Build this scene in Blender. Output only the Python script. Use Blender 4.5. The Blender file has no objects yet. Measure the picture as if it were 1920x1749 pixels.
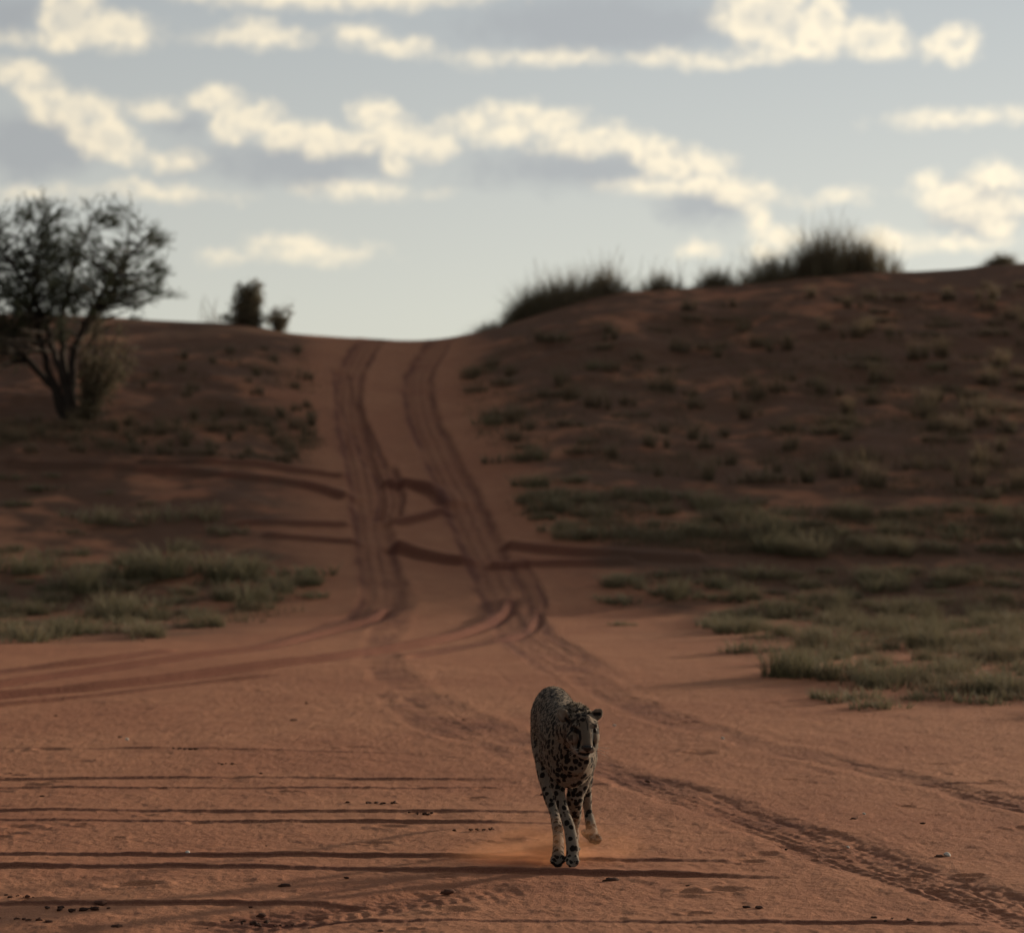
import bpy, bmesh, math, random
import numpy as np
from mathutils import Vector, Matrix, noise as mnoise

R = math.radians
random.seed(11)
rng = np.random.default_rng(11)
sc = bpy.context.scene
COL = sc.collection

# ------------------------------------------------------------------ camera
F, CX, HY, CH = 4320.0, 960.0, 897.0, 1.66      # focal length in photo px, centre column, eye-level row, eye height (m)
cam_d = bpy.data.cameras.new('camera')
cam = bpy.data.objects.new('camera', cam_d)
COL.objects.link(cam)
cam.location = (0, 0, CH)
cam.rotation_euler = (R(90), 0, 0)
cam_d.sensor_fit = 'HORIZONTAL'
cam_d.sensor_width = 36.0
cam_d.lens = 36.0 * F / 1920.0
cam_d.shift_y = (HY - 874.5) / 1920.0
cam_d.clip_start = 0.1
cam_d.clip_end = 20000
cam_d.dof.use_dof = True
cam_d.dof.focus_distance = 9.75
cam_d.dof.aperture_fstop = 2.6
sc.camera = cam

# ------------------------------------------------------------------ sun and sky
SUN_AZ, SUN_EL = R(49), R(7.8)                   # behind the dune, to the right of the road
SUN_DIR = Vector((math.sin(SUN_AZ) * math.cos(SUN_EL), math.cos(SUN_AZ) * math.cos(SUN_EL), math.sin(SUN_EL)))
sun_d = bpy.data.lights.new('sun', 'SUN')
sun_d.energy = 5.0
sun_d.angle = R(2.5)
sun_d.color = (1.0, 0.80, 0.58)
sun = bpy.data.objects.new('sun', sun_d)
COL.objects.link(sun)
sun.rotation_euler = SUN_DIR.to_track_quat('Z', 'Y').to_euler()
sun.location = (30, 30, 30)

sc.view_settings.view_transform = 'Standard'
sc.view_settings.look = 'None'
sc.view_settings.exposure = 0.0
sc.view_settings.gamma = 1.0
sc.view_settings.use_curve_mapping = False
sc.render.engine = 'CYCLES'
sc.cycles.use_denoising = True
sc.cycles.adaptive_threshold = 0.02
sc.cycles.max_bounces = 4
sc.cycles.diffuse_bounces = 2
sc.cycles.transmission_bounces = 3
sc.cycles.volume_bounces = 1
sc.cycles.volume_step_rate = 1.0

world = bpy.data.worlds.new('World')
sc.world = world
world.use_nodes = True
WT = world.node_tree
WT.nodes.clear()


class NT:
    """short-hand for building node trees"""
    def __init__(self, tree):
        self.t = tree

    def n(self, typ, **kw):
        nd = self.t.nodes.new(typ)
        for k, v in kw.items():
            setattr(nd, k, v)
        return nd

    def put(self, sock, val):
        if hasattr(val, 'is_linked') or hasattr(val, 'links'):
            self.t.links.new(val, sock)
        else:
            sock.default_value = val

    def m(self, op, a, b=None, c=None, clamp=False):
        nd = self.n('ShaderNodeMath', operation=op, use_clamp=clamp)
        for i, v in enumerate((a, b, c)):
            if v is not None:
                self.put(nd.inputs[i], v)
        return nd.outputs[0]

    def v(self, op, a, b=None, c=None):
        nd = self.n('ShaderNodeVectorMath', operation=op)
        for i, v in enumerate((a, b, c)):
            if v is not None:
                self.put(nd.inputs[i], v)
        return nd.outputs['Value'] if op in ('LENGTH', 'DOT_PRODUCT', 'DISTANCE') else nd.outputs[0]

    def mix(self, f, a, b, blend='MIX'):
        nd = self.n('ShaderNodeMix', data_type='RGBA', blend_type=blend)
        self.put(nd.inputs[0], f)
        for s, v in ((nd.inputs[6], a), (nd.inputs[7], b)):
            if isinstance(v, (tuple, list)) and len(v) == 3:
                v = (*v, 1)
            self.put(s, v)
        return nd.outputs[2]

    def smooth(self, x, lo, hi, a=0.0, b=1.0):
        nd = self.n('ShaderNodeMapRange', interpolation_type='SMOOTHSTEP')
        for i, v in enumerate((x, lo, hi, a, b)):
            self.put(nd.inputs[i], v)
        return nd.outputs[0]

    def noise(self, vec, scale, detail=3, rough=0.55, dist=0.0):
        nd = self.n('ShaderNodeTexNoise')
        if vec is not None:
            self.put(nd.inputs['Vector'], vec)
        nd.inputs['Scale'].default_value = scale
        nd.inputs['Detail'].default_value = detail
        nd.inputs['Roughness'].default_value = rough
        nd.inputs['Distortion'].default_value = dist
        return nd


# cumulus: sunlit heads and the grey banks under them, centre and half-sizes as directions in photo pixels
LIT = [
    (130, 25, 50, 55), (225, 60, 60, 25), (110, 75, 75, 13), (165, 55, 50, 25), (475, 70, 68, 14), (478, 55, 28, 22), (680, 66, 30, 12), (735, 88, 40, 12),
    (620, -14, 240, 24), (1430, 25, 90, 45), (1480, 60, 70, 28), (1550, 40, 34, 55), (1510, 96, 50, 12), (1640, 70, 62, 36), (1785, 88, 46, 30),
    (1000, 110, 85, 9), (1330, 108, 90, 8), (1440, 99, 80, 8), (30, 135, 45, 14), (60, 165, 35, 30), (110, 205, 55, 32), (165, 225, 45, 40), (205, 265, 45, 40),
    (240, 290, 28, 22), (290, 203, 38, 16), (400, 195, 50, 18), (425, 225, 32, 34), (480, 225, 40, 24), (530, 255, 42, 24), (600, 262, 55, 22), (650, 265, 45, 18),
    (705, 215, 36, 30), (735, 240, 36, 24), (770, 265, 45, 24), (750, 300, 28, 22), (815, 280, 28, 20), (300, 298, 20, 8), (355, 298, 16, 9),
    (880, 230, 40, 18), (950, 212, 52, 18), (930, 250, 70, 14), (1030, 235, 55, 24), (1070, 270, 50, 18), (1130, 255, 45, 20), (1180, 268, 38, 18), (1225, 285, 36, 28),
    (1255, 315, 36, 26), (1240, 350, 70, 12), (1300, 340, 36, 14), (1320, 300, 40, 16), (1350, 335, 24, 30), (1380, 360, 40, 20), (1420, 365, 36, 16), (1425, 400, 18, 40),
    (1460, 445, 34, 18), (1430, 470, 20, 12), (1300, 470, 22, 8), (1800, 226, 70, 10), (1740, 345, 24, 22), (1790, 368, 60, 20), (1830, 395, 50, 18), (1880, 330, 45, 20),
    (1890, 385, 45, 22), (1870, 420, 30, 18), (1790, 456, 62, 10), (1660, 450, 40, 16), (1560, 371, 30, 8), (530, 458, 48, 14), (600, 478, 60, 9), (690, 356, 70, 12),
    (290, 362, 66, 8), (420, 482, 22, 9), (60, 362, 40, 8),
]
BANK = [(1130, 48, 380, 72), (20, 30, 90, 52), (70, 275, 150, 80), (560, 305, 300, 62), (1090, 318, 320, 58), (345, 235, 85, 40), (1330, 385, 140, 60), (1840, 390, 120, 70)]


def build_world():
    W = NT(WT)
    tc = W.n('ShaderNodeTexCoord')
    sp = W.n('ShaderNodeSeparateXYZ')
    W.put(sp.inputs[0], tc.outputs['Generated'])
    az = W.m('ARCTAN2', sp.outputs[0], sp.outputs[1])
    el = W.m('ARCSINE', sp.outputs[2])
    cmb = W.n('ShaderNodeCombineXYZ')
    W.put(cmb.inputs[0], W.m('MULTIPLY_ADD', az, F / 1000, CX / 1000))
    W.put(cmb.inputs[1], W.m('MULTIPLY_ADD', el, -F / 1000, HY / 1000))
    P = cmb.outputs[0]
    w = W.noise(P, 11.0, 4, 0.6)
    p = W.v('ADD', P, W.v('MULTIPLY', W.v('SUBTRACT', w.outputs['Color'], (0.5, 0.5, 0.5)), (0.075, 0.055, 0)))

    def field(blobs, k):
        acc = None
        for cx, cy, rx, ry in blobs:
            ux = CX + F * math.atan((cx - CX) / F)
            vy = HY - F * math.atan((HY - cy) / F * math.cos((cx - CX) / F))
            ln = W.v('LENGTH', W.v('MULTIPLY_ADD', p, (1000 / rx, 1000 / ry, 0), (-ux / rx, -vy / ry, 0)))
            d = W.m('MULTIPLY_ADD', ln, -min(rx, ry) / 1000, min(rx, ry) / 1000)
            acc = d if acc is None else W.m('SMOOTH_MAX', acc, d, k)
        return acc
    dl, db = field(LIT, 0.012), field(BANK, 0.03)
    # the same kind of cloud carries on round the rest of the sky
    far = W.noise(W.v('MULTIPLY', P, (0.8, 2.2, 0)), 0.9, 4, 0.55).outputs[0]
    ps = W.n('ShaderNodeSeparateXYZ')
    W.put(ps.inputs[0], P)
    side = W.smooth(W.m('ABSOLUTE', W.m('SUBTRACT', ps.outputs[0], 0.96)), 1.0, 1.5)
    outside = W.m('MAXIMUM', side, W.smooth(ps.outputs[1], -0.05, -0.5))
    fd = W.m('ADD', W.m('MULTIPLY_ADD', outside, 0.5, -0.5), W.m('MULTIPLY', W.m('SUBTRACT', far, 0.55), 0.8))
    dl = W.m('MAXIMUM', dl, W.m('MINIMUM', fd, W.m('SUBTRACT', 0.05, fd)))
    db = W.m('MAXIMUM', db, fd)
    lump = W.noise(P, 16.0, 5, 0.6).outputs[0]
    d0 = W.m('ADD', dl, W.m('MULTIPLY', W.m('SUBTRACT', lump, 0.43), 0.042))
    puff = W.noise(W.v('ADD', P, (7.3, 1.1, 0)), 26.0, 3, 0.55).outputs[0]
    litf = W.m('MULTIPLY', W.smooth(d0, -0.016, 0.020), W.smooth(puff, 0.28, 0.58, 0.42, 1.0))
    litf = W.m('MULTIPLY', litf, W.smooth(W.m('ADD', dl, W.m('MULTIPLY', W.m('SUBTRACT', puff, 0.5), 0.03)), 0.004, 0.034, 1.0, 0.55))
    bankf = W.smooth(W.m('ADD', db, W.m('MULTIPLY', W.m('SUBTRACT', lump, 0.5), 0.05)), -0.004, 0.050)
    sky = W.n('ShaderNodeTexSky', sky_type='NISHITA')
    sky.sun_disc = False
    sky.sun_elevation = SUN_EL
    sky.sun_rotation = SUN_AZ
    sky.altitude = 900
    sky.air_density = 1.0
    sky.dust_density = 1.2
    sky.ozone_density = 1.0
    K = 10.0                                    # 1 / background strength
    # thin high veil over the blue: pale at the skyline, greyer blue overhead
    ramp = W.n('ShaderNodeValToRGB')
    W.put(ramp.inputs[0], W.m('MULTIPLY', el, 2 / math.pi, clamp=True))
    cr = ramp.color_ramp
    cr.elements[0].position = 0.0
    cr.elements[0].color = (0.74, 0.73, 0.64, 1)
    cr.elements[1].position = 1.0
    cr.elements[1].color = (0.085, 0.11, 0.15, 1)
    for pos, c in ((0.045, (0.71, 0.71, 0.64, 1)), (0.085, (0.62, 0.63, 0.60, 1)), (0.13, (0.52, 0.545, 0.55, 1)), (0.25, (0.25, 0.285, 0.33, 1)), (0.45, (0.13, 0.165, 0.20, 1))):
        e = cr.elements.new(pos)
        e.color = c
    veil = W.v('SCALE', ramp.outputs[0])
    veil.node.inputs['Scale'].default_value = K
    base = W.mix(0.86, sky.outputs[0], veil)
    col = W.mix(W.m('MULTIPLY', bankf, 0.74), base, (0.415 * K, 0.435 * K, 0.455 * K))
    col = W.mix(W.m('MULTIPLY', litf, 0.95), col, (1.12 * K, 0.98 * K, 0.73 * K))
    # evening sky: brighter round to the sun's side, dimmer opposite it
    hl = W.m('SQRT', W.m('ADD', W.m('MULTIPLY', sp.outputs[0], sp.outputs[0]), W.m('MULTIPLY', sp.outputs[1], sp.outputs[1])))
    cs = W.m('DIVIDE', W.m('ADD', W.m('MULTIPLY', sp.outputs[0], math.sin(SUN_AZ)), W.m('MULTIPLY', sp.outputs[1], math.cos(SUN_AZ))), W.m('MAXIMUM', hl, 0.05))
    x = W.m('POWER', W.m('MULTIPLY_ADD', cs, 0.5, 0.5, clamp=True), 1.5)
    gain = W.m('MULTIPLY_ADD', x, 0.74, 0.40)
    fin = W.v('SCALE', col)
    W.put(fin.node.inputs['Scale'], W.m('MULTIPLY', gain, 1.03))
    bg = W.n('ShaderNodeBackground')
    W.put(bg.inputs[0], fin)
    bg.inputs[1].default_value = 1.0 / K
    out = W.n('ShaderNodeOutputWorld')
    WT.links.new(bg.outputs[0], out.inputs[0])
    world.cycles.sampling_method = 'NONE'    # no sun disc in the sky: plain sampling is enough


build_world()


# ------------------------------------------------------------------ helpers
def tag(o, label=None, cat=None, group=None, kind=None):
    for k, v in (('label', label), ('category', cat), ('group', group), ('kind', kind)):
        if v:
            o[k] = v
    return o


def link(name, me, mat=None, parent=None):
    o = bpy.data.objects.new(name, me)
    COL.objects.link(o)
    if mat and me is not None and not me.materials:
        me.materials.append(mat)
    if parent:
        o.parent = parent
    return o


def empty(name, loc):
    o = bpy.data.objects.new(name, None)
    o.empty_display_size = 0.2
    o.location = loc
    COL.objects.link(o)
    return o


def mesh(name, v, f, smooth=True):
    me = bpy.data.meshes.new(name)
    me.from_pydata([tuple(map(float, p)) for p in v], [], [tuple(map(int, q)) for q in f])
    me.update()
    if smooth:
        me.polygons.foreach_set('use_smooth', [True] * len(me.polygons))
    return me


def attr(me, name, data, typ='FLOAT'):
    a = me.attributes.new(name, typ, 'POINT')
    a.data.foreach_set('value' if typ == 'FLOAT' else 'vector', np.asarray(data, dtype=np.float32).ravel())


def sstep(x, a, b):
    t = np.clip((x - a) / (b - a), 0, 1)
    return t * t * (3 - 2 * t)


def _h(ix, iy, seed):
    n = (ix.astype(np.int64) * 374761393 + iy.astype(np.int64) * 668265263 + seed * 974634777) & 0x7fffffff
    n = ((n ^ (n >> 13)) * 1274126177) & 0x7fffffff
    return ((n ^ (n >> 16)) & 0xffff) / 65535.0


def vnoise(x, y, seed=0):
    ix, iy = np.floor(x), np.floor(y)
    fx, fy = x - ix, y - iy
    fx, fy = fx * fx * fx * (fx * (fx * 6 - 15) + 10), fy * fy * fy * (fy * (fy * 6 - 15) + 10)
    a, b = _h(ix, iy, seed), _h(ix + 1, iy, seed)
    c, d = _h(ix, iy + 1, seed), _h(ix + 1, iy + 1, seed)
    return (a + (b - a) * fx) * (1 - fy) + (c + (d - c) * fx) * fy - 0.5


def fbm(x, y, s, octv=3, seed=0):
    x, y = np.asarray(x, float) * s, np.asarray(y, float) * s
    v, amp = 0, 1.0
    for k in range(octv):
        v = v + vnoise(x * 0.8 - y * 0.6 + 17.3 * k, x * 0.6 + y * 0.8 + 5.1 * k, seed + k) * amp
        x, y, amp = x * 2.03, y * 2.03, amp * 0.5
    return v


# ------------------------------------------------------------------ the lie of the land
CREST = np.array([(-400, 560), (-100, 582), (0, 588), (200, 594), (300, 600), (400, 603), (470, 606), (540, 624), (600, 629),
                  (690, 634), (760, 638), (830, 635), (900, 622), (950, 608), (1000, 590), (1050, 573), (1100, 560),
                  (1160, 549), (1235, 546), (1300, 543), (1400, 535), (1480, 522), (1640, 508), (1700, 511), (1800, 506),
                  (1870, 497), (1920, 495), (2100, 500), (2400, 540)], float)
A_T = np.linspace(-0.4, 0.4, 401)
_e = np.interp(A_T, (CREST[:, 0] - CX) / F, (HY - CREST[:, 1]) / F)
_k = np.exp(-0.5 * (np.arange(-6, 7) / 2.2) ** 2)
E_T = np.convolve(np.pad(_e, 6, mode='edge'), _k / _k.sum(), 'valid')
YC_T = np.interp(A_T, [-0.22, -0.1, -0.05, 0.0, 0.1, 0.22], [54, 55, 57, 57, 60, 63])


def smin(a, b, k):
    h = np.clip(0.5 + 0.5 * (b - a) / k, 0, 1)
    return b + (a - b) * h - k * h * (1 - h)


def profile(Y, yc, yf=27.5):
    t = (Y - yf) / (yc - yf)
    rise = np.clip(t, 0, None) ** 1.22
    s = smin(rise, 1.05 - 0.75 * (t - 1), 0.16)
    return np.where(t > 1, np.maximum(s, -0.05 + 0 * s), s)


_Y = np.linspace(29, 90, 900)
H_T = []
for a_, e_, yc_ in zip(A_T, E_T, YC_T):
    pr = profile(_Y, yc_)
    lo, hi = 0.5, 20
    for _ in range(40):
        mid = (lo + hi) / 2
        if np.max((mid * pr - CH) / _Y) < e_:
            lo = mid
        else:
            hi = mid
    H_T.append(lo)
H_T = np.array(H_T)


def road_x(Y):
    return np.interp(Y, [20, 28, 33, 36, 40, 45, 50, 57, 70], [-0.75, -0.7, -1.05, -1.35, -1.75, -2.3, -2.7, -3.0, -3.4])


def land(X, Y):
    X, Y = np.asarray(X, float), np.asarray(Y, float)
    a = np.clip(X / np.maximum(Y, 6.0), -0.4, 0.4)
    H, yc = np.interp(a, A_T, H_T), np.interp(a, A_T, YC_T)
    s = profile(Y, yc)
    z = H * s
    hill = sstep(Y, 27, 38) * sstep(-np.abs(Y - yc), -40, -0.2)
    off = sstep(np.abs(X - road_x(Y)), 1.0, 3.5)
    z = z + hill * off * (fbm(X, Y, 0.30, 3, 3) * 0.34 + fbm(X, Y, 1.3, 3, 8) * 0.13) * sstep(np.abs(Y - yc), 0.5, 6)
    z = z + fbm(X, Y, 0.22, 2, 21) * 0.05 * sstep(Y, 12, 25) + fbm(X, Y, 0.6, 2, 5) * 0.012
    return z


_YH = np.concatenate([np.arange(6, 20, 0.1), np.arange(20, 75, 0.22)])


def hit_many(px, py):
    """where the rays through photo pixels meet the ground: (n, 3), nan where they miss"""
    px, py = np.atleast_1d(np.asarray(px, float)), np.atleast_1d(np.asarray(py, float))
    res = np.full((len(px), 3), np.nan)
    for k in range(0, len(px), 600):
        a, e = (px[k:k + 600, None] - CX) / F, (HY - py[k:k + 600, None]) / F
        Y = _YH[None, :]
        d = land(a * Y, Y + 0 * a) - (CH + e * Y)
        i = np.argmax(d >= 0, 1)
        r = np.arange(len(i))
        ok = (d[r, i] >= 0) & (i > 0)
        i = np.maximum(i, 1)
        d0, d1 = d[r, i - 1], d[r, i]
        y = _YH[i - 1] + (_YH[i] - _YH[i - 1]) * np.clip(-d0 / np.where(d1 - d0 == 0, 1, d1 - d0), 0, 1)
        x = a[:, 0] * y
        res[k:k + 600] = np.where(ok[:, None], np.stack([x, y, land(x, y)], -1), np.nan)
    return res


def hit(px, py):
    p = hit_many([px], [py])[0]
    return None if np.isnan(p[0]) else Vector(p)


def crest(px, back=0.0):
    a = (px - CX) / F
    Y = np.linspace(40, 75, 2000)
    i = int(np.argmax((land(a * Y, Y) - CH) / Y))
    y = Y[i] - back
    return Vector((a * y, y, float(land(a * y, y))))


def W(px, py, Y):
    """the point at depth Y on the ray through photo pixel (px, py)"""
    return Vector(((px - CX) / F * Y, Y, CH + (HY - py) / F * Y))


# ------------------------------------------------------------------ wheel tracks and one shadow streak, traced on the ground
#   (kind, width m, depth m, points in photo px)
TRACKS = [
    ('rut', 0.56, 0.050, [(705, 634), (680, 660), (660, 700), (652, 750), (660, 800), (672, 850), (684, 900), (692, 950), (700, 1000), (708, 1050), (716, 1090), (718, 1120), (704, 1148), (680, 1162), (600, 1188), (500, 1213)]),
    ('rut', 0.62, 0.045, [(838, 632), (812, 660), (788, 700), (784, 740), (796, 790), (818, 840), (842, 890), (866, 940), (888, 990), (910, 1040), (930, 1085), (950, 1125), (968, 1160), (990, 1195), (1050, 1235), (1135, 1297)]),
    ('soft', 0.34, 0.009, [(722, 1060), (742, 1095), (752, 1125), (735, 1160), (712, 1200), (712, 1240), (740, 1270), (820, 1325), (900, 1362), (1000, 1400), (1150, 1450), (1290, 1493)]),
    ('soft', 0.42, 0.008, [(1150, 1450), (1290, 1493), (1420, 1540), (1560, 1590), (1700, 1640), (1840, 1688), (1980, 1735), (2250, 1825)]),
    ('soft', 0.32, 0.009, [(975, 1170), (990, 1195), (1050, 1235), (1135, 1297), (1260, 1350), (1410, 1393), (1585, 1435), (1760, 1475), (1960, 1522), (2300, 1600)]),
    ('soft', 0.24, 0.007, [(720, 1290), (760, 1330), (830, 1365), (930, 1405), (1010, 1425)]),
    ('edge', 0.16, 0.050, [(-420, 1350), (0, 1306), (200, 1287), (350, 1270), (600, 1236), (725, 1219), (825, 1200), (905, 1174), (940, 1150), (955, 1120)]),
    ('edge', 0.12, 0.026, [(-420, 1368), (0, 1322), (200, 1302), (400, 1278), (560, 1260)]),
    ('edge', 0.14, 0.040, [(-420, 1344), (0, 1284), (325, 1236), (500, 1213), (600, 1188), (690, 1162), (720, 1140)]),
    ('edge', 0.14, 0.032, [(740, 1236), (850, 1217), (950, 1198), (990, 1178), (1004, 1140)]),
    ('rut', 0.26, 0.030, [(1006, 1150), (1003, 1120), (985, 1080), (955, 1040)]),
    ('edge', 0.14, 0.035, [(-420, 1314), (0, 1260), (180, 1240), (350, 1217)]),
    ('edge', 0.30, 0.090, [(0, 872), (150, 874), (300, 884), (450, 896), (575, 911), (625, 924), (660, 938)]),
    ('edge', 0.26, 0.075, [(250, 866), (420, 868), (525, 877), (600, 888), (655, 897)]),
    ('edge', 0.30, 0.110, [(708, 900), (760, 908), (800, 916), (828, 930), (843, 948)]),
    ('rut', 0.42, 0.060, [(714, 866), (730, 910), (734, 945), (722, 978)]),
    ('edge', 0.26, 0.070, [(722, 985), (780, 973), (845, 957)]),
    ('edge', 0.24, 0.060, [(430, 984), (560, 982), (668, 986)]),
    ('edge', 0.26, 0.100, [(730, 1022), (765, 1034), (800, 1044), (890, 1058)]),
    ('edge', 0.30, 0.080, [(935, 1022), (1000, 1029), (1085, 1037), (1235, 1046), (1330, 1048)]),
    ('edge', 0.26, 0.070, [(900, 1060), (960, 1060), (1125, 1056), (1200, 1050)]),
    ('edge', 0.22, 0.045, [(480, 1003), (600, 1012), (690, 1020)]),
    ('rut', 0.40, 0.035, [(640, 690), (646, 740), (668, 790), (690, 840), (706, 880)]),
    # straight-across wheel edges in the foreground
    ('edge', 0.054, 0.0087, [(-420, 1398), (200, 1402), (500, 1406), (860, 1414)]),
    ('edge', 0.065, 0.0136, [(-420, 1461), (300, 1458), (700, 1459), (1015, 1457)]),
    ('edge', 0.054, 0.0087, [(-420, 1477), (350, 1476), (800, 1477), (1015, 1473)]),
    ('edge', 0.065, 0.0124, [(-420, 1519), (400, 1519), (800, 1521), (1190, 1522)]),
    ('edge', 0.061, 0.0112, [(-420, 1538), (400, 1538), (900, 1541), (1250, 1544)]),
    ('edge', 0.068, 0.0149, [(-420, 1599), (300, 1600), (700, 1603), (1000, 1607), (1300, 1611), (1480, 1617)]),
    ('edge', 0.076, 0.0174, [(-420, 1622), (300, 1624), (700, 1628), (1000, 1633), (1300, 1638), (1540, 1644)]),
    ('edge', 0.065, 0.0112, [(-420, 1692), (250, 1693), (600, 1693), (800, 1700)]),
    ('edge', 0.058, 0.0093, [(240, 1726), (560, 1725), (1000, 1724), (1300, 1728), (1960, 1732)]),
    ('edge', 0.061, 0.0112, [(1640, 1466), (1780, 1468), (1960, 1469)]),
    ('edge', 0.050, 0.0087, [(1740, 1484), (1960, 1487)]),
    ('soft', 0.30, 0.012, [(250, 1770), (500, 1730), (700, 1702), (860, 1676), (1010, 1648)]),  # streak darkened along the cheetah's cast shadow, with track texture
]


def resample(pts, step):
    pts = [np.array(p[:2]) for p in pts]
    # smooth through the points
    out = []
    n = len(pts)
    for i in range(n - 1):
        p0, p1, p2, p3 = pts[max(i - 1, 0)], pts[i], pts[i + 1], pts[min(i + 2, n - 1)]
        m = max(2, int(np.linalg.norm(p2 - p1) / step))
        for k in range(m):
            t = k / m
            out.append(0.5 * ((2 * p1) + (-p0 + p2) * t + (2 * p0 - 5 * p1 + 4 * p2 - p3) * t * t + (-p0 + 3 * p1 - 3 * p2 + p3) * t ** 3))
    out.append(pts[-1])
    return np.array(out)


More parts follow.
